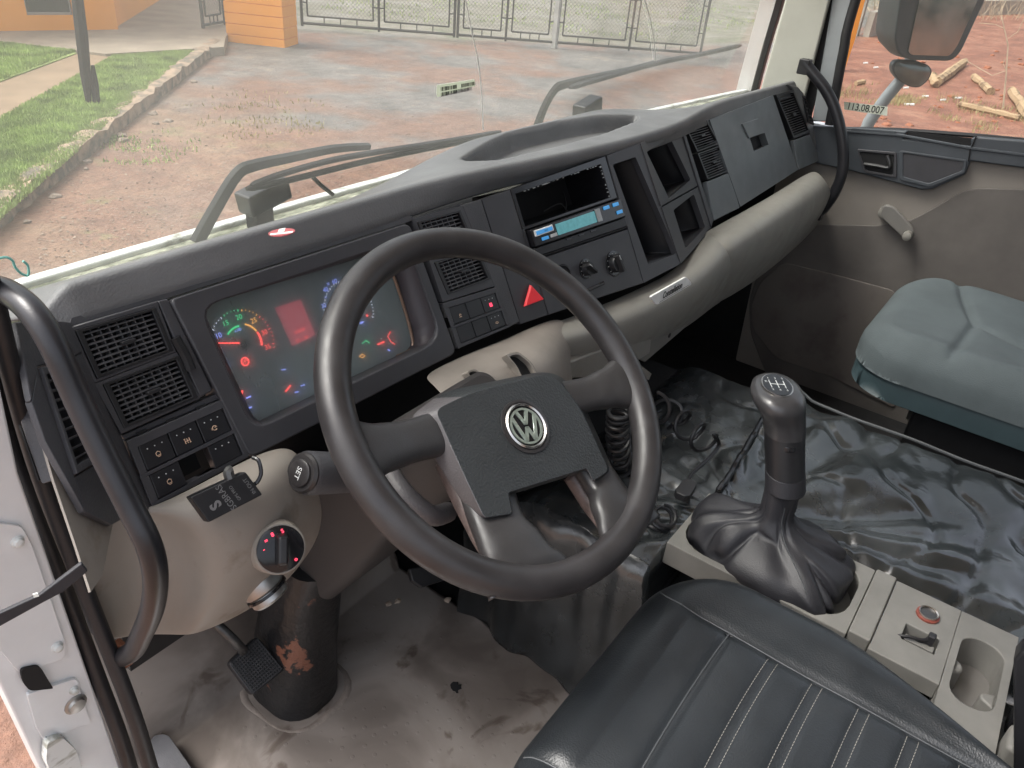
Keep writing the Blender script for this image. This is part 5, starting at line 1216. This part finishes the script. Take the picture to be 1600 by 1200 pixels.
# ------------------------------------------------------------ centre console
con = thing('center_console', 'beige plastic console beside the driver seat with lighter socket and cup holder', 'console', (1.03, -.1, -.88))
ZC = plz(-.848)
def crng(name, x0, x1, y0, y1, hole, z=-.848, depth=.05, m=None, r_=.008, floor=None, **kw):
    o = rrect(V(((x0 + x1) / 2, (y0 + y1) / 2, z)), X_, gy, (x1 - x0) / 2, (y1 - y0) / 2, .001); b = MB()
    hx0, hx1, hy0, hy1 = hole; i = rrect(V(((hx0 + hx1) / 2, (hy0 + hy1) / 2, z)), X_, gy, (hx1 - hx0) / 2, (hy1 - hy0) / 2, r_)
    b.ring(o, i, V((0, 0, 1)), depth); ob = b.build(name, m or M['console'], con, bevel=.0022)
    if floor is not None: b = MB(); b.cube(hx0 - .001, hx1 + .001, hy0 - .001, hy1 + .001, z - depth - .002, z - depth + .001); b.build('well_floor', floor, ob)
    return ob
crng('tray', .945, 1.114, .010, .30, (.958, 1.104, .022, .29), depth=.045, floor=M['console'], r_=.05)
mb = MB(); mb.cube(.95, 1.114, -.022, .009, -.90, -.843); mb.build('crossbar', M['console'], con, bevel=.003)
crng('socket_panel', .94, 1.114, -.118, -.0225, (.992, 1.028, -.102, -.056), depth=.03, floor=M['void'], r_=.003)
crng('cup_holder', .87, 1.114, -.197, -.1185, (.93, 1.068, -.186, -.129), depth=.055, floor=M['trimgrey'], r_=.026)
b = MB(); b.loft([[V((a, c, z)) for a, c in ((.955, -.187), (.985, -.187), (.975, -.168), (.965, -.168))] for z in (-.903, -.856)]); b.build('cup_divider', M['console'], con, bevel=.004)
b = MB(); b.loft([[V((a, c, z)) for a, c in ((.985, -.128), (1.02, -.128), (1.008, -.142), (.997, -.142))] for z in (-.903, -.856)]); b.build('cup_divider', M['console'], con, bevel=.006)
lk = ZC.at(1449, 962); b = MB(); b.lathe(lk, (0, 0, 1), [(.0165, .0), (.0165, .003), (.0135, .0035)], 30); ls = b.build('lighter_socket', mat('red_collar', (.20, .05, .035), .5, var=.3, vscale=90), con)
b = MB(); b.ring([lk + V((math.cos(t) * .0138, math.sin(t) * .0138, .0075)) for t in (k * .2094 for k in range(30))], [lk + V((math.cos(t) * .0118, math.sin(t) * .0118, .0065)) for t in (k * .2094 for k in range(30))], V((0, 0, 1)), .01); b.build('ring', M['chrome'], ls)
b = MB(); b.lathe(lk, (0, 0, 1), [(.012, .0036), (.012, .0042)], 20); b.build('socket_inside', M['metaldk'], ls)
for pp in ([(1396, 992, -.004), (1420, 995, .002), (1445, 1000, .004), (1458, 990, .008)], [(1400, 988, -.01), (1430, 1000, -.004), (1450, 1005, 0), (1455, 1015, -.01)]):
    b = MB(); b.tube(smooth_path([ZC.at(a, c, d) for a, c, d in pp], 4), .0026, 7); b.build('connector', M['black'], con)
b = MB(); c = ZC.at(1455, 998, .006); b.box(c, (.006, 0, 0), (0, .005, 0), (0, 0, .008)); b.build('connector', M['rubber'], con, bevel=.002)
b = MB(); b.cube(.998, 1.010, -.10, -.06, -.862, -.851); b.build('slot_bar', M['console'], con, bevel=.001)
b = MB(); b.loft([[V((x, y, z)) for x, y in ((.868, -.200), (.910, -.200), (.925, -.212), (.925, -.28), (.868, -.28))] for z in (-.90, -.822)]); hb_ = tag(b.build('lever_housing', M['console'], bevel=.008), 'pale plastic lever housing at the right edge behind the cup holder', 'housing')
b = MB(); b.box((.962, -.218, -.850), (.013, 0, 0), (0, .011, 0), (0, 0, .030)); bk2 = tag(b.build('seatbelt_buckle', M['gloss'], bevel=.003), 'black seatbelt buckle with red button beside the cup holder', 'seatbelt buckle')
b = MB(); b.box((.962, -.216, -.8195), (.011, 0, 0), (0, .009, 0), (0, 0, .004)); b.build('button', M['redplastic'], bk2, bevel=.0015)

# ------------------------------------------------------------ gear lever
LV = Pl((1.05, .19, -.68), (1.05, .19, -.25))
gl_ = thing('gear_lever', 'black gear lever with silver-edged shift pattern knob and loose leather boot', 'gear lever', (1.04, .16, -.87))
def esec(px, py, hw, hd, sh=0):
    c = LV.at(px, py); k = c.length / 1200.
    return [c + right * math.copysign(abs(math.cos(a)) ** .85, math.cos(a)) * hw * k + V((0, 1, 0)) * 0 + (V((fwd.x, fwd.y, 0)).normalized() * math.sin(a) * hd * k) + V((0, 0, -.0)) for a in (2 * math.pi * j / 32 for j in range(32))]
b = MB(); b.loft([esec(1227, 762, 29, 30), esec(1227, 735, 29, 30)]); b.build('collar', M['bootleather'], gl_, bevel=.002)
b = MB(); b.loft([esec(1227, 737, 28, 30), esec(1226, 700, 29, 31), esec(1226, 672, 29, 31)]); b.build('grip', M['black'], gl_, bevel=.002)
knm = mat('grey_knob', (.038, .037, .039), .33, var=.15, vscale=40, coat=.2)
b = MB(); b.loft([esec(1226, 673, 30, 32), esec(1225, 655, 31, 34), esec(1221, 640, 34, 40), esec(1217, 627, 38, 47), esec(1215, 617, 39, 50), esec(1214, 608, 36, 47), esec(1214, 603, 29, 39)]); kn_ = b.build('knob', knm, gl_, sharp=60)
b = MB(); b.loft([esec(1226, 688, 19, 32.5), esec(1226, 679, 19, 32.5)]); b.build('trigger', M['gloss'], gl_, bevel=.002)
tc_ = LV.at(1214, 603); kx = V((fwd.x * .0 + right.x, right.y, 0)).normalized(); ky = V((fwd.x, fwd.y, 0)).normalized()
b = MB(); b.loft([[tc_ + kx * math.cos(a) * .0235 + ky * math.sin(a) * .033 + V((0, 0, h)) for a in (2 * math.pi * j / 32 for j in range(32))] for h in (-.004, .002)]); b.build('plate_edge', M['chrome'], kn_)
b = MB(); b.loft([[tc_ + kx * math.cos(a) * .0215 + ky * math.sin(a) * .031 + V((0, 0, h)) for a in (2 * math.pi * j / 32 for j in range(32))] for h in (.0, .003)]); b.build('shift_plate', M['gloss'], kn_)
b = MB()
for k in range(3): b.tube([tc_ + kx * (-.011 + .011 * k) + ky * -.011 + V((0, 0, .0033)), tc_ + kx * (-.011 + .011 * k) + ky * .011 + V((0, 0, .0033))], .0006, 4)
b.tube([tc_ + kx * -.011 + V((0, 0, .0033)), tc_ + kx * .011 + V((0, 0, .0033))], .0006, 4); b.build('shift_pattern', M['dot'], kn_)
for s_, a, c in (('1', -.011, .017), ('3', 0, .017), ('5', .011, .017), ('2', -.011, -.017), ('4', 0, -.017), ('6', .011, -.017), ('R', -.0165, .006)): text(s_, tc_ + kx * a + ky * c + V((0, 0, .003)), kx, ky, .0065, M['dot'], kn_, 'gear_number', lift=.0006)
# boot: folded leather cone
b = MB(); L = []; top_ = LV.at(1227, 748); base = V((1.035, .158, -.862)); NB = 220
for s_ in range(37):
    t = s_ / 36; row = []
    for k in range(NB):
        a = 2 * math.pi * k / NB; ca, sa = math.cos(a), math.sin(a)
        bx = math.copysign(abs(ca) ** .7, ca) * .086; by = math.copysign(abs(sa) ** .7, sa) * .128
        rt_ = .027
        g1 = sm(.30, .92, t); cx = top_.x * (1 - t) + base.x * t; cy = top_.y * (1 - t) + base.y * t
        f_ = 1 + .16 * math.sin(a * 3 + 1.2 + t * 2.5) * g1 * (1 - .4 * t) + .10 * noise.noise(V((ca * 2.6, sa * 2.6, t * 3.0))) * sm(.1, .6, t)
        f_ -= .20 * (1 - min(1, abs(noise.noise(V((ca * 1.7 + 4, sa * 1.7 + t * 1.2, t * 1.6)))) * 3.2)) ** 2 * sm(.08, .5, t); f_ += .12 * (1 - min(1, abs(noise.noise(V((ca * 1.5 - 7, sa * 1.5 - t, t * 2.2)))) * 4)) * g1
        f_ = 1 + (f_ - 1) * (1 - .45 * sm(.6, 1, t)); z = top_.z + (base.z - top_.z) * (t ** .82) - .035 * math.sin(a * 2 + .8) * g1 * (1 - t) + .010 * math.sin(math.pi * sm(.4, 1, t)) * (1 + 1.5 * noise.noise(V((ca * 2, sa * 2, 3))))
        x = cx + (ca * rt_ * (1 - g1) + bx * g1) * f_; y = cy + (sa * rt_ * (1 - g1) + by * g1) * f_
        row.append(V((x, y, z)))
    L.append(row)
b.loft(L, False, False); b.build('boot', M['bootleather'], gl_, sharp=180)
b = MB(); b.tube(smooth_path([V(L[6 + 3 * i][130]) * 1.0 + V((0, 0, .001)) for i in range(8)], 3), .0009, 4); b.build('boot_seam', M['piping'], gl_)

# ------------------------------------------------------------ coiled cable
def helix(path, R_, turns, r_, n_=24):
    P = smooth_path(path, 8); tot = len(P) - 1; out = []; N = turns * n_; up_ = None
    for i in range(N + 1):
        t = i / N * tot; k = min(int(t), tot - 1); p = P[k] * (1 - (t - k)) + P[k + 1] * (t - k); d = (P[k + 1] - P[k]).normalized()
        u = (V((.3, .2, 1)) - d * d.dot(V((.3, .2, 1)))).normalized(); v = d.cross(u); a = 2 * math.pi * i / n_; rr = R_(i / N) if callable(R_) else R_
        out.append(p + (u * math.cos(a) + v * math.sin(a)) * rr)
    return out
cc_ = thing('coiled_cable', 'coiled black cable draped over the vinyl with an inline plug', 'cable', plz(-.86).at(1060, 700))
YC = ply(.46)
h1 = helix([YC.at(968, 640), YC.at(966, 690), YC.at(976, 755), YC.at(985, 785)], .019, 16, .003)
b = MB(); b.tube(h1, .0040, 8); b.build('tight_coil', M['black'], cc_)
p1 = [ply(.46).at(1020, 640), plz(-.835).at(1050, 655), plz(-.835).at(1080, 678), plz(-.838).at(1105, 700)]
h2 = helix(p1, lambda t: .027 - .003 * t, 4, .003)
tail = smooth_path([h2[-1], plz(-.85).at(1122, 700), plz(-.855).at(1105, 722), plz(-.853).at(1080, 745), plz(-.85).at(1072, 765)], 6)
b = MB(); b.tube([v + V((0, 0, .008)) for v in h2 + tail[1:]], .0038, 7); b.build('loose_coil', M['black'], cc_)
a_, c_ = plz(-.845).at(1080, 755), plz(-.845).at(1042, 805); d_ = (c_ - a_).normalized(); s_ = d_.cross(V((0, 0, 1)))
b = MB(); b.loft([[a_ + d_ * l + s_ * w1 * k + V((0, 0, h)) for w1, h in ((-1, -.007), (1, -.007), (1, .008), (-1, .008))] for l, k in ((0, .008), (.012, .013), (.045, .014), (.052, .008))]); b.build('plug', M['rubber'], cc_, bevel=.002)
h3 = helix([c_, plz(-.87).at(1030, 815), plz(-.90).at(1012, 840), plz(-.95).at(990, 870), plz(-1.0).at(965, 905)], .018, 8, .003)
b = MB(); b.tube(h3, .0032, 7); b.build('lower_coil', M['black'], cc_)

# ------------------------------------------------------------ seats
def cushion(cx, cy, hx, hy, rc_, ztop, Rr, zbot, det, nx=150, ny=170, warp=None):
    def sdf(x, y):
        qx, qy = abs(x - cx) - hx + rc_, abs(y - cy) - hy + rc_
        return math.hypot(max(qx, 0), max(qy, 0)) + min(max(qx, qy), 0) - rc_
    def zf(x, y):
        d = -sdf(x, y)
        if d <= 0: return ztop - Rr
        z = ztop
        if d < Rr: z -= Rr - math.sqrt(max(0, Rr * Rr - (Rr - d) ** 2))
        return z + det(x, y) * sm(0, Rr * .8, d)
    b = MB(); rows = []
    for j in range(ny + 1):
        row = []
        for i in range(nx + 1):
            a = -1 + 2 * i / nx; e = -1 + 2 * j / ny
            a = math.copysign(1 - (1 - abs(a)) ** 1.25, a) * 1.03; e = math.copysign(1 - (1 - abs(e)) ** 1.25, e) * 1.03
            x = cx + a * hx; y = cy + e * hy; s0 = sdf(x, y)
            if s0 > 0:
                h = 1e-4; gx_ = (sdf(x + h, y) - sdf(x - h, y)) / (2 * h); gy_ = (sdf(x, y + h) - sdf(x, y - h)) / (2 * h)
                x -= gx_ * s0; y -= gy_ * s0; row.append(V((x, y, ztop - Rr - .0005 - min(s0 * 8, ztop - Rr - zbot))))
            else: row.append(V((x, y, zf(x, y))))
        rows.append(row)
    if warp: rows = [[warp(v) for v in row] for row in rows]
    # skirt
    b.grid(rows); bd_ = rows[0][:-1] + [r_[-1] for r_ in rows][:-1] + rows[-1][::-1][:-1] + [r_[0] for r_ in rows][::-1][:-1]
    b.loft([bd_, [V((p.x, p.y, zbot)) for p in bd_]], False, True)
    return b, zf
ds_ = thing('driver_seat', 'black leather driver seat with grey double stitching', 'seat', (.61, -.12, -1.25))
XS = .757; TY = [.128, .072, .016, -.040, -.096, -.152, -.208]
def ddet(x, y):
    h = 0
    cxx = abs(x - .608)
    h += .009 * sm(.155, .21, cxx)
    g = lambda d, w_: math.exp(-(d / w_) ** 2)
    h -= .0045 * g(x - XS, .009) * sm(.21, .17, y) + .0045 * g(x - .459, .009) * sm(.26, .22, y)
    if .459 < x < XS:
        for k, t in enumerate(TY): 
            yy = t + .006 * math.sin((x - .46) * 9)
            h -= (.004 if k == 0 else .0025) * g(y - yy, .006)
            if k: h -= .0018 * g(y - yy + .010, .003)
        h += (.004 * (abs(math.sin(math.pi * (y - .016) / .056))) ** .5 - .002) * sm(XS, XS - .03, x) * sm(.459, .489, x)
    h += .003 * noise.noise(V((x * 9, y * 9, 2)))
    return h
b, zf = cushion(.618, -.12, .266, .378, .13, -.768, .062, -.93, ddet, 280, 230, warp=lambda v: V((v.x - .125 * sm(.04, -.32, v.y) * max(0, (v.x - .76) / .117), v.y, v.z))); b.build('cushion', M['leather'], ds_, sharp=180)
def onseat(x, y, h=.0008): return V((x, y, zf(x, y) + h))
b = MB(); b.tube([onseat(XS, y, .0005) for y in (.20 - .62 * i / 60 for i in range(61))], .0009, 6); b.build('piping', M['piping'], ds_)
b = MB(); b.tube([onseat(.459, y, .0005) for y in (.245 - .65 * i / 60 for i in range(61))], .0009, 6); b.build('piping', M['piping'], ds_)
b = MB(); b.tube([onseat(.459 + (XS - .459) * i / 30, TY[0] + .006 * math.sin((XS - .459) * i / 30 * 9), .0003) for i in range(31)], .0009, 6); b.build('piping', M['piping'], ds_)
b = MB()
def stitch(x0, x1, yf):
    L_ = x1 - x0; n_ = int(L_ / .0048)
    for i in range(n_):
        xa = x0 + L_ * (i + .1) / n_; xb = x0 + L_ * (i + .75) / n_; b.tube([onseat(xa, yf(xa)), onseat(xb, yf(xb))], .0004, 4)
for t in TY[1:]:
    for o_ in (.001, -.0115): stitch(.462, XS - .003, lambda x, t=t, o_=o_: t + o_ + .006 * math.sin((x - .46) * 9))
for xx in (.455,):
    n_ = 110
    for i in range(n_):
        ya = .19 - .6 * i / n_; yb = ya - .0036; b.tube([onseat(xx, ya), onseat(xx, yb)], .00045, 4)
b.build('stitching', M['stitch'], ds_)
b = MB(); b.tube(smooth_path([onseat(XS, .20), onseat(.762, .222), onseat(.772, .236, .002)], 4), .0012, 5); b.build('seam', M['piping'], ds_)
mb = MB(); mb.cube(.40, .82, -.45, .16, -1.24, -.93); mb.build('base', M['carpet'], ds_, bevel=.02)
bk3, zb_ = cushion(0, 0, .235, .36, .08, .0, .05, -.10, lambda x, y: 0, 60, 60)
bmesh.ops.transform(bk3.bm, matrix=Matrix.Translation((.61, -.50, -.40)) @ Matrix.Rotation(R(82), 4, 'X') @ Matrix.Rotation(R(180), 4, 'Y') @ Matrix.Rotation(R(180), 4, 'Y'), verts=bk3.bm.verts); bk3.build('backrest', M['leather'], ds_, sharp=180)

slab('recliner_cover', [(1583, 1032), (1583, 1110), (1583, 1215), (1680, 1260), (1680, 1010), (1596, 1018)], plx(.83), M['black'], ds_, th=.03, bevel=.004)
ps_ = thing('passenger_seat', 'teal grey cloth passenger seat beside the far door', 'seat', (1.98, -.1, -1.25))
PZ = plz(-.722); PSEG = [(PZ.at(*a), PZ.at(*c)) for a, c in (((1498, 446), (1510, 470)), ((1510, 470), (1525, 503)), ((1525, 503), (1487, 555)), ((1487, 555), (1440, 600)), ((1525, 503), (1610, 545)))]
def pdet(x, y):
    d = min(math.hypot(x - p.x - (q.x - p.x) * t, y - p.y - (q.y - p.y) * t) for p, q in PSEG for t in (max(0, min(1, ((x - p.x) * (q.x - p.x) + (y - p.y) * (q.y - p.y)) / ((q.x - p.x) ** 2 + (q.y - p.y) ** 2))),))
    h = -.010 * math.exp(-(d / .011) ** 2) - .004 * math.exp(-(d / .035) ** 2)
    return h + .006 * noise.noise(V((x * 5, y * 5, 3))) + .010 * sm(.14, .22, abs(x - 1.98))
b, zp = cushion(1.985, -.17, .262, .415, .12, -.722, .060, -.815, pdet); b.build('cushion', M['cloth'], ps_, sharp=180)
b2, _ = cushion(1.985, -.17, .257, .410, .12, -.785, .02, -.868, lambda x, y: 0, 60, 60); b2.build('side_skirt', M['cloth2'], ps_, sharp=180)
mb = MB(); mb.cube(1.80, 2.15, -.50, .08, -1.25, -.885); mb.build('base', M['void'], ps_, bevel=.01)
mb = MB(); mb.box(plz(-1.0).at(1430, 640), (.012, 0, 0), (0, .012, 0), (0, 0, .03)); mb.build('catch', M['silver'], ps_, bevel=.003)

# ------------------------------------------------------------ passenger door
dr = thing('passenger_door', 'grey passenger door with window, pull handle pocket and window crank', 'door', (2.42, .1, -1.2))
DX = plx(2.42)
# lower lining built of stepped sheets
slab('lining', [(1230, 215), (1700, 235), (1700, 900), (1200, 900), (1150, 560), (1180, 420)], DX, M['doorpanel'], dr, th=.03, off=0, bevel=0)
slab('lower_lining', [(1182, 432), (1195, 360), (1290, 351), (1370, 353), (1420, 346), (1462, 324), (1496, 302), (1522, 294), (1600, 296), (1700, 306), (1700, 800), (1240, 700), (1172, 520), (1170, 470)], DX, M['doorlow'], dr, th=.006, off=.0055, bevel=.005, r=14)
slab('kick_panel', [(1224, 410), (1300, 428), (1400, 455), (1400, 640), (1300, 590), (1212, 560), (1176, 515), (1172, 478), (1188, 440)], DX.shift(.003), mat('kick_panel_grey', (.17, .15, .135), .7, bump=.4, bscale=500, col2=(.12, .10, .09), thr=(.5, .7), vscale=9), dr, th=.006, off=.0075, bevel=.003, r=12)
# dark upper trim: sloping top and vertical face
mb = MB(); SL = [(1318, 200), (1405, 204), (1525, 213), (1700, 228)]; FL = [(1272, 206), (1325, 212), (1400, 219), (1515, 236), (1700, 262)]
slab('top_trim', [(1265, 196), (1320, 199), (1405, 204), (1418, 205), (1411, 217), (1517, 229), (1517, 216), (1526, 214), (1700, 228), (1700, 262), (1600, 263), (1516, 252), (1508, 273), (1456, 296), (1440, 297), (1328, 267), (1272, 255), (1250, 240)], DX, M['doortop'], dr, th=.02, off=.022, bevel=.005)
slab('slot', [(1411, 217), (1419, 206), (1518, 216), (1518, 231)], DX, M['void'], dr, th=.004, off=.010, bevel=0)
mb = MB(); mb.tube([DX.at(1322, 205, .022), DX.at(1405, 211, .022), DX.at(1517, 231.5, .022), DX.at(1640, 247, .022)], .004, 6); mb.build('trim_edge', M['doortop'], dr)
slab('speaker_lid', [(1330, 200), (1402, 205), (1394, 213), (1328, 206)], DX, M['doortop'], dr, th=.003, off=.0245, bevel=.001, r=3)
mb = MB(); mb.tube([DX.at(1526, 212, .023), DX.at(1516, 234, .024), DX.at(1513, 252, .023)], .0018, 5); mb.build('joint', M['void'], dr)
hz_ = ringp('door_handle', [(1338, 233), (1401, 238), (1401, 278), (1350, 270)], [(1342, 237), (1397, 242), (1395, 274), (1353, 266)], DX, M['panel'], dr, depth=.012, off=.027, bevel=.002, r=4)
slab('recess', [(1342, 237), (1397, 242), (1395, 274), (1353, 266)], DX, M['void'], hz_, th=.003, off=.0235, bevel=0)
mb = MB(); mb.tube(smooth_path([DX.at(a, b_, .029) for a, b_ in ((1350, 256), (1370, 259), (1387, 262), (1390, 256), (1386, 243))], 4), .005, 8); mb.build('lever', M['metaldk'], hz_)
ringp('door_pocket', [(1405, 235), (1511, 250), (1508, 270), (1453, 293), (1405, 281)], [(1411, 239), (1506, 253), (1503, 267), (1451, 287), (1411, 276)], DX, M['doortop'], dr, depth=.010, off=.026, bevel=.002, r=4)
slab('pocket_inside', [(1409, 238), (1508, 252), (1505, 268), (1451, 289), (1409, 278)], DX, M['panel'], dr, th=.002, off=.0235, bevel=0)
wc = slab('window_crank', [(1378, 320), (1396, 322), (1427, 356), (1428, 372), (1414, 376), (1374, 338)], DX, M['beige'], dr, th=.012, off=.035, bevel=.005, r=8)
wc.data.materials[0] = M['trimgrey']
mb = MB(); mb.lathe(DX.at(1386, 330, .0), (-1, 0, 0), [(.020, 0), (.018, .03), (.012, .034)], 18); mb.build('spindle', M['pad'], wc)
mb = MB(); mb.lathe(DX.at(1420, 366, .030), (-1, 0, 0), [(.011, 0), (.013, .012), (.012, .03), (.006, .033)], 16); mb.build('knob', M['pad'], wc)
slab('window_frame', [(1420, -420), (1490, -420), (1330, 0), (1299, 165), (1294, 190), (1268, 190), (1300, 0)], PD, M['doorframe'], dr, th=.02, off=.0, bevel=.004)
mb = MB(); mb.tube(smooth_path([PD.at(a, b_, .004) for a, b_ in ((1470, -420), (1337, 0), (1318, 80), (1303, 160), (1296, 195))], 5), .0135, 10); mb.build('window_seal', M['rubber'], dr)
mb = MB(); mb.tube([plx(2.425).at(a, b_) for a, b_ in ((1300, 201), (1405, 203), (1525, 212), (1720, 230))], .006, 8); mb.build('sill_seal', M['rubber'], dr)
gls = plx(2.435)
dw = slab('window_glass', [(1470, -420), (2000, -420), (2000, 262), (1525, 222), (1405, 212), (1296, 205), (1303, 160), (1337, 0)], gls, M['doorglass'], dr, th=.004, bevel=0)
nl = slab('number_label', [(1319, 159), (1387, 167), (1386, 181), (1319, 171)], gls, M['label'], None, th=.0006, off=.002, bevel=0); tag(nl, 'white label reading 113.08.007 on the passenger window', 'label')
nq = Quad([(1319, 159), (1387, 167), (1386, 181), (1319, 171)], gls); text('113.08.007', nq.at(.5, .5, .002), nq.rt(), nq.up(), .0265, M['ink'], nl, offset=.01, lift=.0008, sx=.86)
mb = MB(); mb.cube(2.46, 2.50, -.95, 1.0, -1.3, -.45); mb.build('outer_skin', M['white'], dr)

# ------------------------------------------------------------ mirrors outside the passenger window
mi = thing('side_mirror', 'large black truck mirror with a small round mirror below on a grey arm', 'mirror', plx(2.85).at(1360, 190))
MP = Pl(plx(2.86).at(1480, 40), (-.55, -.80, .05))
shell = mat('mirror_shell', (.055, .062, .068), .45, bump=.2, bscale=300, var=.2, vscale=10)
mp_ = fillet([(1452, -150), (1585, -150), (1540, 0), (1502, 82), (1488, 96), (1425, 94), (1404, 86), (1398, 60), (1407, 0)], [10, 10, 5, 12, 12, 8, 14, 10, 5], 4)
b = MB(); f_ = [MP.at(p[0], p[1]) for p in mp_]; cen = sum(f_, V((0, 0, 0))) / len(f_)
b.loft([[cen + (v - cen) * .80 - MP.n * .12 for v in f_], [cen + (v - cen) * .98 - MP.n * .05 for v in f_], f_]); b.build('housing', shell, mi, bevel=.006)
mg = mat('mirror_glass', (.42, .42, .40), .12, metal=1, var=.18, vscale=6, col2=(.30, .30, .28), thr=(.4, .62), rvar=.06)
slab('mirror_glass', [(1450, -150), (1575, -150), (1528, 0), (1496, 72), (1484, 88), (1424, 86), (1419, 80), (1437, 0)], MP, mg, mi, th=.003, off=.004, bevel=.001, r=6)
MR = Pl(plx(2.84).at(1425, 115), (-.55, -.82, -.05)); rp = [(1394, 100), (1402, 93), (1430, 94), (1452, 102), (1457, 112), (1450, 126), (1437, 137), (1422, 136), (1404, 126), (1394, 112)]
b = MB(); f_ = [MR.at(p[0], p[1]) for p in fillet(rp, 6, 4)]; cen = sum(f_, V((0, 0, 0))) / len(f_)
b.loft([[cen + (v - cen) * .5 - MR.n * .05 for v in f_], [cen + (v - cen) * .93 - MR.n * .02 for v in f_], f_, [cen + (v - cen) * .94 + MR.n * .002 for v in f_]]); b.build('round_mirror_shell', shell, mi, bevel=.003)
b = MB(); b.loft([[cen + (v - cen) * k + MR.n * h for v in f_] for k, h in ((.93, .001), (.8, .006), (.5, .011), (.2, .013))], False, True); b.build('round_mirror_glass', mat('round_mirror_dull', (.16, .17, .165), .3, metal=.8, var=.15, vscale=12), mi, sharp=180)
b = MB(); b.tube([plx(2.84).at(1352, 205), plx(2.84).at(1358, 190), plx(2.84).at(1385, 152), plx(2.85).at(1405, 128), plx(2.9).at(1420, 105), plx(2.93).at(1430, 60)], [.020, .020, .019, .019, .018, .018], 14); b.build('arm', mat('grey_arm', (.25, .27, .29), .4, var=.1, vscale=8), mi)
